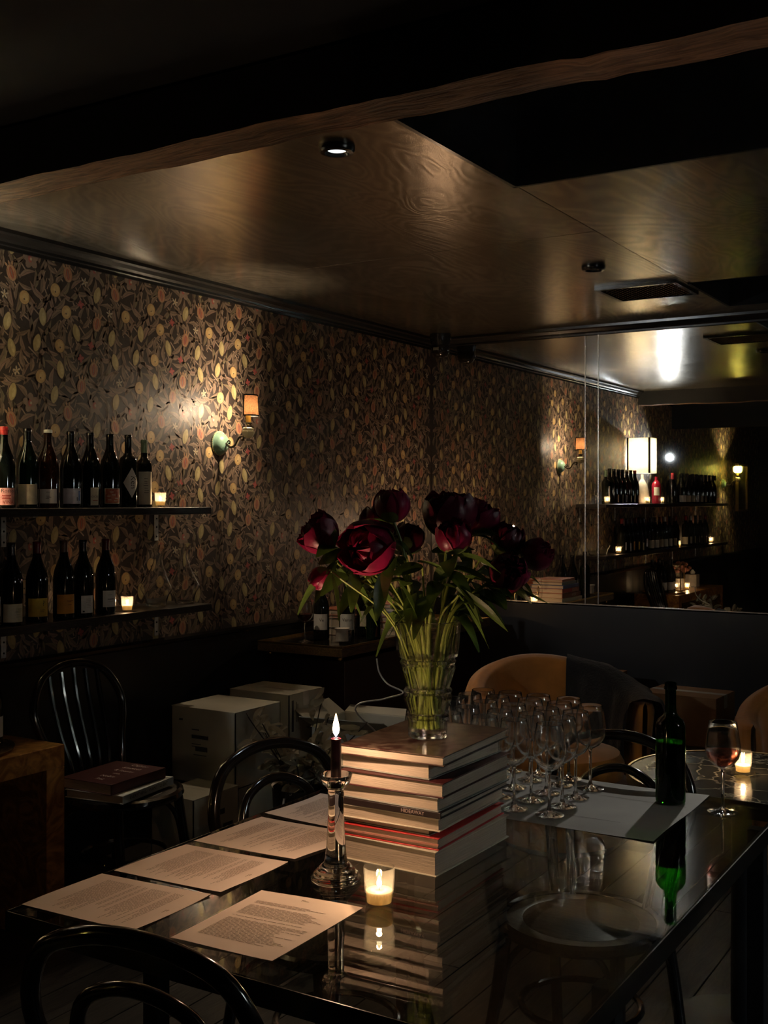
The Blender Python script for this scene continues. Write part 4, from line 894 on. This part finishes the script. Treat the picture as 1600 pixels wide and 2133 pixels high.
# ------------------------------------------------------------------ round marble table with candle
RTc = (-.80, 3.255)
t = thing('round_table', 'round dark marble table with brass rim behind the glass table', 'table', (*RTc, 0))
part('tabletop', MB().lathe([(.0001, .700), (.31, .700), (.312, .722), (.0001, .722)], 64), 'marble', t)
part('rim', MB().lathe([(.3125, .698), (.320, .698), (.321, .712), (.320, .724), (.3125, .724)], 64), 'brass', t)
part('pedestal', MB().lathe([(.21, .0), (.21, .012), (.03, .03), (.028, .66), (.10, .698)], 32), 'black', t)
hp = onz(1548, 1612, .722)
tealight(hp, 'tealight inside the tall glass cylinder on the marble table')
t = thing('glass_cylinder', 'tall clear glass cylinder around a tealight on the marble table', 'candle holder', hp+Vector((.0, .0, .0002)))
part('cylinder', MB().lathe([(.033, .0), (.034, .003), (.034, .130), (.0325, .131), (.0315, .13), (.0315, .004)], 32), 'glass', t)
# ------------------------------------------------------------------ tub armchairs
def tub(name, label, loc, rz, R0=.36):
    t = thing(name, label, 'armchair', loc, rz, 'mustard velvet tub armchairs')
    A0, A1 = R_(-205), R_(25)
    def h(u): return .62+.16*math.sin(math.pi*u)**1.6
    def fn(u, v):
        a = A0+(A1-A0)*u; H = h(u); th = .10
        prof = [(-.055, .16), (-.02, .40), (.0, H-.05), (-.012, H-.015), (-.05, H), (-.088, H-.015), (-.10, H-.05), (-.115, .42), (-.11, .30)]
        k = v*(len(prof)-1); i = min(int(k), len(prof)-2); f = k-i
        r = R0+prof[i][0]*(1-f)+prof[i+1][0]*f; z_ = prof[i][1]*(1-f)+prof[i+1][1]*f
        e = min(u, 1-u)*14
        if e < 1: r = (R0-.05)+(r-(R0-.05))*math.sqrt(max(0, 1-(1-e)**2)*.96+.04)
        return (r*1.06*math.cos(a), r*math.sin(a), z_)
    part('shell', MB().grid(fn, 64, 24), 'velvet', t, angle=80)
    part('seat_cushion', MB().lathe([(.0001, .28), (.24, .28), (.275, .30), (.28, .36), (.26, .40), (.20, .415), (.0001, .42)], 40), 'velvet', t)
    part('base', MB().lathe([(.0001, .03), (.27, .03), (.30, .16), (.30, .28), (.0001, .28)], 40), 'velvet', t)
    part('plinth', MB().lathe([(.24, 0), (.24, .03), (.0001, .03)], 32), 'black', t)
    return t
tub('tub_armchair', 'mustard velvet tub armchair with a dark jacket over its back', (-1.93, 4.65, 0), R_(-135), .40)
tub('tub_armchair', 'mustard velvet tub armchair cut by the right edge of the photo', (-.80, 4.72, 0), R_(-170), .36)
t = thing('jacket', 'charcoal wool jacket draped over the back of the mustard armchair', 'jacket', (-1.93, 4.65, 0), R_(-135))
def jf(u, v):
    a = R_(-207)+R_(90)*u; uu = (a-R_(-205))/R_(230); H = .62+.16*math.sin(math.pi*max(0, min(1, uu)))**1.6
    prof = [(.05, .30), (.035, .45), (.022, H-.05), (.006, H+.004), (-.05, H+.020), (-.105, H+.004), (-.122, H-.06), (-.14, H-.20), (-.135, H-.30)]
    k = v*(len(prof)-1); i = min(int(k), len(prof)-2); f = k-i
    r = .40+prof[i][0]*(1-f)+prof[i+1][0]*f; z_ = prof[i][1]*(1-f)+prof[i+1][1]*f
    wv = .010*math.sin(u*17+v*3)+.006*math.sin(u*31-v*5); r += wv*(1 if v < .4 else -.6 if v > .7 else 0)+(.006 if v < .5 else -.006); z_ += .006*math.sin(u*12)+(.0 if 0 < v < 1 else .03*math.sin(u*9))
    return (r*1.06*math.cos(a), r*math.sin(a), z_)
jb = MB().grid(jf, 44, 28); jo = part('cloth', jb, 'jacket', t, angle=80)
# ------------------------------------------------------------------ bench and cartons by the mirror
bt = thing('bench', 'low black bench along the back wall under the mirror', 'bench', (-.4, 5.95, 0))
part('seat', MB().bbox(-2.32, 2.2, -.62, .34, .26, .32, .01), 'black', bt, smooth=False); part('base', MB().box(-2.28, 2.18, -.56, .33, 0, .26), 'void', bt, smooth=False)
def carton(loc, rz, w_, d, h, m, label, slots=(), stripes=True, tape_=True, group=None, open_=False):
    t = thing('cardboard_box', label, 'box', loc, rz, group); a, b = w_/2, d/2
    bd = MB().box(-a, a, -b, -b+.004, 0, h).box(-a, a, b-.004, b, 0, h).box(-a, -a+.004, -b, b, 0, h).box(a-.004, a, -b, b, 0, h).box(-a, a, -b, b, 0, .004)
    part('body', bd, m, t, smooth=False)
    if not open_:
        part('flap', MB().bbox(-a, a, -b, -.0008, h, h+.004, .0008), m, t, smooth=False); part('flap', MB().bbox(-a, a, .0008, b, h, h+.0035, .0008), m, t, smooth=False)
        if tape_: part('tape', MB().box(-a-.0006, a+.0006, -.024, .024, h+.0042, h+.0047).box(a, a+.0006, -.024, .024, h-.06, h+.004).box(-a-.0006, -a, -.024, .024, h-.06, h+.004), 'tape', t, smooth=False)
    else:
        for (ang, L_, wd, base, ax) in ((R_(25), d*.40, w_, (0, -b, h), 0), (R_(18), d*.20, w_, (0, b, h), 1), (R_(35), d*.3, d, (-a, 0, h), 2), (R_(10), d*.25, d, (a, 0, h), 3)):
            dx, dy = ((0, -1), (0, 1), (-1, 0), (1, 0))[ax]; cz, sz = math.cos(ang), math.sin(ang)
            e = Vector((dy, dx, 0))*wd/2; o = Vector(base); q = Vector((dx*cz, dy*cz, sz))*L_
            n_ = Vector((0, 0, .004)); vs = [o-e, o+e, o+e+q, o-e+q]; vs += [p+n_ for p in vs]
            part('flap', MB().add(vs, [(0,3,2,1),(4,5,6,7),(0,1,5,4),(1,2,6,5),(2,3,7,6),(3,0,4,7)]), m, t, smooth=False)
    for (f, x0, x1, z0, z1) in slots:
        part('printed_mark', MB().box(a, a+.0008, x0, x1, z0, z1) if f == 'x' else MB().box(x0, x1, -b-.0008, -b, z0, z1), 'ink', t, smooth=False)
    return t
carton((-2.36, 5.90, .32), 0, .50, .30, .235, 'kraft', 'brown taped cardboard box behind the jacket draped armchair')
carton((-1.62, 5.54, .32), R_(-3), .37, .28, .235, 'kraft', 'brown taped cardboard box between the two mustard armchairs')
gc = 'white wine cartons by the left wall'
carton((-3.125, 3.97, 0), 0, .35, .46, .30, 'card', 'white carton at the bottom of the tall stack by the left wall', group=gc)
carton((-3.125, 3.81, .305), 0, .35, .31, .315, 'card', 'white wine carton on top of the stack, with small printed lines', (('y', -.06, .03, .19, .205), ('y', -.06, -.01, .165, .168), ('y', -.06, -.02, .155, .158), ('y', -.13, -.11, .26, .268), ('y', -.06, -.02, .225, .230), ('y', -.05, .02, .120, .123), ('y', -.04, .025, .138, .158)), tape_=False, group=gc)
carton((-3.15, 4.20, .305), 0, .34, .26, .325, 'card', 'white wine carton farther back with vertical print on its side', (('x', -.11, -.095, .16, .30), ('x', -.075, -.072, .20, .29), ('x', -.065, -.062, .20, .28)), group=gc)
carton((-3.03, 3.50, 0), 0, .22, .28, .33, 'card', 'low white carton with dark handle slots beside the slatted chair', (('x', -.03, .05, .24, .262), ('x', -.10, -.03, .10, .125), ('x', .04, .10, .14, .20)), tape_=False, group=gc)
carton((-2.72, 4.32, 0), R_(8), .40, .34, .50, 'card', 'open white carton with splayed flaps in front of the sideboard', open_=True, group=gc)
# ------------------------------------------------------------------ dried branches in a bucket
t = thing('metal_bucket', 'dull metal bucket behind the left bentwood chair', 'bucket', (-2.44, 3.42, 0))
part('body', MB().lathe([(.0001, .002), (.09, .002), (.115, .44), (.119, .445), (.112, .44), (.088, .01)], 32), mat('dull tin', (.12, .12, .11), .35, .8), t)
part('handle', MB().tube(spline([(0, -.117, .42), (0, -.135, .36), (0, -.135, .30), (0, -.11, .26)]), .004), 'steel', t)
t = thing('dried_branches', 'bunch of pale dried leaves and branches standing in the metal bucket', 'dried leaves', (-2.44, 3.42, .02))
rr = random.Random(5); lm = []
for k in range(3):
    def lf(u, v, k=k):
        uu = 2*u-1; w_ = .015*(1+.25*k)*math.sin(math.pi*(.06+.9*v))**.7; return (uu*w_, .070*v, .010*uu*uu+.012*math.sin(3*v+k))
    lm.append(MB().grid(lf, 3, 4).mesh('leaf', 'drypaper'))
for k in range(15):
    a = rr.uniform(0, 6.28); L_ = rr.uniform(.18, .34); top = Vector((L_*.75*math.cos(a)-.03, L_*.75*math.sin(a)+.06, .42+L_*rr.uniform(.5, 1.0)))
    pts = spline([(0, 0, 0), (.05*math.cos(a), .05*math.sin(a), .42), tuple(top)], 6)
    part('branch', MB().tube(pts, .0025, 5), 'shelf', t)
    for q in range(9):
        p = pts[6+int(q*.72)]+Vector((rr.uniform(-.02, .02),)*3); o = part('leaf', rr.choice(lm), None, t, p, (rr.uniform(-1, 1.4), rr.uniform(-1.2, 1.2), rr.uniform(0, 6.28)))

# ------------------------------------------------------------------ sideboard with brass-edged tray top
CX0, CX1, CY0, CY1, CZ = -3.46, -2.955, 4.46, 6.05, .80
t = thing('sideboard', 'dark maroon sideboard with overhanging brass edged tray top', 'sideboard', (-3.20, 5.25, 0))
part('cabinet', MB().bbox(-.26, .20, -.70, .78, .02, CZ-.075, .003), 'maroon', t, smooth=False)
part('tray', MB().bbox(CX0+3.20, CX1+3.20, CY0-5.25, CY1-5.25, CZ-.045, CZ-.004, .002), 'tray', t, smooth=False)
ed = MB()
for a in ((CX0+3.20, CX1+3.20, CY0-5.25, CY0-5.25+.008), (CX0+3.20, CX1+3.20, CY1-5.258, CY1-5.25), (CX0+3.20, CX0+3.208, CY0-5.242, CY1-5.258), (CX1+3.192, CX1+3.20, CY0-5.242, CY1-5.258)): ed.box(*a, CZ-.004, CZ+.006)
part('brass_edge', ed, 'brass', t, smooth=False)
for x in (-.22, .20):
    for y in (-.74, .76): part('ball_foot', MB().ell((x, y, CZ-.058), (.013, .013, .013)), 'brass', t)
part('mirror_inlay', MB().box(CX0+3.21, CX1+3.19, CY0-5.24, CY1-5.26, CZ-.004, CZ-.0035), 'blackwood', t, smooth=False)
tc_ = tag(part('power_cord', MB().tube(spline([at(785, 1372, 4.7), at(790, 1400, 4.7), at(808, 1425, 4.68), at(840, 1443, 4.65), at(800, 1456, 4.62), at(740, 1478, 4.60), (-2.45, 4.06, .42), (-2.50, 3.98, .004)], 6), .0035, 6), 'steel', None), 'thin grey cord looping down from the sideboard behind the vase', 'cord')
def gi(x, y): return (x, y, CZ-.003)
# things on the sideboard
p = onz(647, 1333, CZ); t = copy_tree(gt, gi(-3.27, 4.60), 0, 'small stemmed glass of red wine at the corner of the sideboard'); del t['group']; t.scale = (1, 1, .92)
part('wine', MB().lathe([(.0001, .109), (.009, .110), (.0225, .119), (.0335, .133), (.0390, .150), (.0001, .150)], 28), 'winered', t)
gs_ = 'wine bottles on the sideboard'
bottle('burg', gi(-3.26, 4.73), 'dark wine bottle with white label behind the red wine glass', FC(-3.26, 4.73)-.2, lab=('white', .05, .13, 1.0, [('ink', 'text', 'Ve', .022, .2, .10, False)]), group=gs_)
bottle('burg', gi(-3.15, 4.80), 'dark wine bottle with white label behind the clear glass jar', FC(-3.2, 4.8), lab=('white', .05, .13, 1.0, [('ink', 'text', 'Verus', .022, 0, .10, False)]), group=gs_)
bottle('burg', gi(-3.16, 4.98), 'dark wine bottle on the sideboard with half its label hidden by leaves', FC(-3.2, 5)+.3, lab=('cream', .05, .13, .9), group=gs_)
bottle('bord', gi(-3.03, 4.86), 'tall dark green bottle without label next to the books', 0, body='bottle_g', group=gs_, hs=1.1)
bottle('burg', gi(-3.36, 5.35), 'dark wine bottle at the back of the sideboard near the wall', .3, group=gs_)
t = thing('glass_jar', 'thick clear glass jar holding white candle stub on the sideboard', 'jar', gi(-3.075, 4.64))
part('jar', MB().lathe([(.0001, .0), (.052, .0), (.054, .004), (.054, .150), (.052, .152), (.050, .150), (.050, .014), (.0001, .014)], 32), 'glass', t); part('stub', MB().lathe([(.0001, .0142), (.032, .0142), (.030, .06), (.038, .075), (.0001, .072)], 24), 'magnolia', t)
zz = CZ-.003; bk = [(.27, .34, .030, 'cream', 'pale grey book at the bottom of the sideboard pile', 0), (.25, .32, .034, 'rust', 'rust coloured book with stamped title on the sideboard', 1), (.245, .31, .030, 'pinkc', 'salmon and red book on the sideboard pile', 2), (.24, .30, .024, 'bluec', 'blue book on the sideboard pile', 3), (.22, .29, .020, 'greyc', 'grey book near the top of the sideboard pile', 4), (.20, .27, .018, 'pinkc', 'small salmon book on top of the sideboard pile', 5)]
for w_, d, h, c_, lab, k in bk:
    t = book(w_, d, h, (-3.115+.004*(k % 2), 5.22, zz), R_(2-k), lab, c_, 'art books on the sideboard', spine=2)
    if k == 1: part('lettering', text_mb('BESTIA', .026, fn=lambda x, y: (w_/2+.0008, x-.04, h/2+y)), 'inkwhite', t, smooth=False)
    if k == 2: part('red_patch', MB().box(w_/2, w_/2+.0006, -.02, .14, .003, h-.003), 'redc', t, smooth=False, label='red part of the spine')
    zz += h+.0003
for k, (w_, h, c_, lab) in enumerate([(.20, .040, 'darkred', 'dark red book in the farther pile on the sideboard'), (.19, .050, 'greyc', 'green grey book in the farther pile on the sideboard'), (.20, .014, 'pinkc', 'thin salmon book in the farther pile on the sideboard'), (.19, .030, 'art', 'red patterned book on top of the farther pile on the sideboard')]):
    zb = CZ-.003+sum((.040, .050, .014, .030)[:k])+.0003*k
    book(w_, .24, h, (-3.30, 5.02+.02*0, zb), R_(3-2*k), lab, c_, 'farther pile on the sideboard', spine=3)
p_ = (-3.15, 5.83)
t = thing('brass_candlestick', 'tall brass candlestick behind the peonies near the mirror', 'candlestick', gi(*p_))
part('holder', MB().lathe([(.0001, 0), (.055, 0), (.058, .006), (.03, .016), (.012, .03), (.008, .08), (.016, .10), (.008, .12), (.007, .28), (.02, .30), (.022, .315), (.013, .318), (.012, .33), (.0001, .33)], 28), 'brass', t)
t = thing('taper_candle', 'slim ivory taper candle burning in the brass candlestick behind the peonies', 'candle', (p_[0], p_[1], CZ-.003+.331))
part('wax', MB().lathe([(.0001, 0), (.010, 0), (.009, .17), (.0001, .172)], 18), 'wax', t); part('wick', MB().tube([(0, 0, .171), (0, 0, .178)], .0006, 5), 'wick', t); flame(t, .176, .036, .006)
lamp('flame_light', 'POINT', (0, 0, .20), P['cart'], (1, .62, .36), .008, t)
t = thing('hurricane_lantern', 'rounded glass hurricane lantern with a lit candle on the sideboard', 'lantern', gi(-3.12, 5.56))
part('globe', MB().lathe([(.036, 0), (.050, .03), (.060, .09), (.052, .16), (.038, .21), (.042, .24)], 32), 'glass', t); part('collar', MB().lathe([(.037, -.0), (.040, .0), (.040, .012), (.037, .014)], 28), 'brass', t)
part('ring_handle', MB().tube([(.0, -.066+.0*k, .12)for k in range(1)]+[(0, -.066-.014*math.sin(k*.5), .12+.03*math.cos(k*.5)-.03) for k in range(1, 13)], .003, 6), 'brass', t)
tealight(gi(-3.12, 5.56), 'tealight inside the hurricane lantern on the sideboard')

# ------------------------------------------------------------------ burl console at left with bottles, lantern, flowers
KX0, KX1, KY0, KY1, KZ = -3.38, -2.97, 1.28, 2.75, .66
t = thing('burl_console', 'waterfall console of glossy burl wood at the left edge', 'console', (-3.175, 2.015, 0))
part('top', MB().bbox(-.205, .205, -.73, .735, KZ-.075, KZ, .002), 'burl', t, smooth=False)
part('end_panel', MB().bbox(-.205, .205, .655, .735, 0, KZ-.0755, .002), 'burl', t, smooth=False); part('end_panel', MB().bbox(-.205, .205, -.73, -.65, 0, KZ-.0755, .002), 'burl', t, smooth=False)
part('back_panel', MB().box(-.19, -.17, -.65, .655, 0, KZ-.0755), 'void', t, smooth=False)
tr = thing('round_tray', 'thin brass tray under the bottles on the burl console', 'tray', (-3.20, 2.47, KZ))
part('dish', MB().lathe([(.0001, .001), (.19, .001), (.20, .010), (.203, .010), (.192, .0), (.0001, .0)], 40), 'brass', tr)
gk = 'wine bottles on the burl console'
for i, (x, y) in enumerate(((-3.17, 2.60), (-3.27, 2.58), (-3.14, 2.50), (-3.24, 2.48), (-3.15, 2.40), (-3.27, 2.38))):
    bottle('burg', (x, y, KZ+.0012), ['dark wine bottle with white label on the burl console, cut by the left edge', 'dark wine bottle on the console tray, wall side of the nearest one', 'dark wine bottle on the console tray, seen in the mirror left of the lantern', 'dark wine bottle in the middle of the console tray', 'dark wine bottle on the console tray closest to the lantern', 'dark wine bottle on the console tray by the wall'][i], (.3, 1.4, .9, 1.5, 1.1, 1.6)[i], lab=('white', .03, .10, .9), group=gk)
t = thing('glass_lantern', 'square glass lantern with a lit candle on the burl console', 'lantern', (-3.18, 2.16, KZ))
fr = MB(); 
for sx in (-1, 1):
    for sy in (-1, 1): fr.box(sx*.062-.004, sx*.062+.004, sy*.062-.004, sy*.062+.004, 0, .24)
fr.box(-.068, .068, -.068, .068, 0, .005).box(-.068, .068, -.068, .068, .24, .246)
part('frame', fr, 'brass', t, smooth=False)
gp = MB()
for a in ((-.058, .058, -.063, -.061), (-.058, .058, .061, .063), (-.063, -.061, -.058, .058), (.061, .063, -.058, .058)): gp.box(*a, .006, .239)
part('pane', gp, 'glass', t, smooth=False)
tealight((-3.18, 2.16, KZ+.0055), 'tealight inside the square glass lantern on the burl console')
tealight((-3.12, 2.00, KZ), 'tealight on the burl console next to the dried flowers')
t = thing('dried_bouquet', 'dusty pink dried flower bouquet on the burl console, in the mirror', 'flowers', (-3.25, 1.83, KZ))
part('pot', MB().lathe([(.0001, .0), (.05, .0), (.062, .09), (.055, .092), (.045, .01)], 24), 'ceramic', t)
rr = random.Random(3); fb = MB()
for k in range(60):
    a = rr.uniform(0, 6.28); e = rr.uniform(0, 1.2); r = rr.uniform(.06, .12)
    fb.ell((r*math.sin(e)*math.cos(a), r*math.sin(e)*math.sin(a), .13+r*math.cos(e)), (.02, .02, .017), 6, 4)
part('blossoms', fb, 'dryrose', t, kind='stuff'); part('foliage', leafm((0, 0, .09), (0, -.6, .6), .16, .03, .2).grid(lambda u, v: (.03*(2*u-1), .1*v, .1+.12*v), 2, 3), 'drypaper', t)
t = thing('tissue_box', 'white cube tissue box on the burl console, in the mirror', 'box', (-3.18, 1.62, KZ)); part('box', MB().bbox(-.055, .055, -.055, .055, 0, .12, .004), 'magnolia', t, smooth=False)
part('tissue', MB().lathe([(.02, .118), (.03, .14), (.008, .165)], 7, star=(1, .6)), 'white', t)
# books on the slatted chair
cb0 = (-2.83, 3.02)
t = book(.245, .30, .028, (-2.885, 2.93, .4712), R_(8), 'white book with title on its spine, lower of two on the slatted chair', 'white', 'cookbooks on the chair', spine=2)
part('lettering', text_mb('EVERYTHING I WANT TO EAT', .0165, fn=lambda x, y: (.1228, x+.0, .014+y)), 'ink', t, smooth=False)
t = book(.23, .285, .036, (-2.905, 2.92, .4996), R_(3), 'dark red book with white script on its cover, upper of two on the slatted chair', 'darkred', 'cookbooks on the chair', spine=2)
for k, (s_, sz) in enumerate((('Other', .034), ('Smokes', .030), ('& Stories', .026), ('with', .02), ('Noble', .028), ('Rot', .028))):
    part('lettering', text_mb(s_, sz, fn=lambda x, y, k=k: (-(.0)+.02+x*.9, .115-.042*k+y, .0364)), 'inkwhite', t, smooth=False)
print('objects', len(bpy.data.objects))
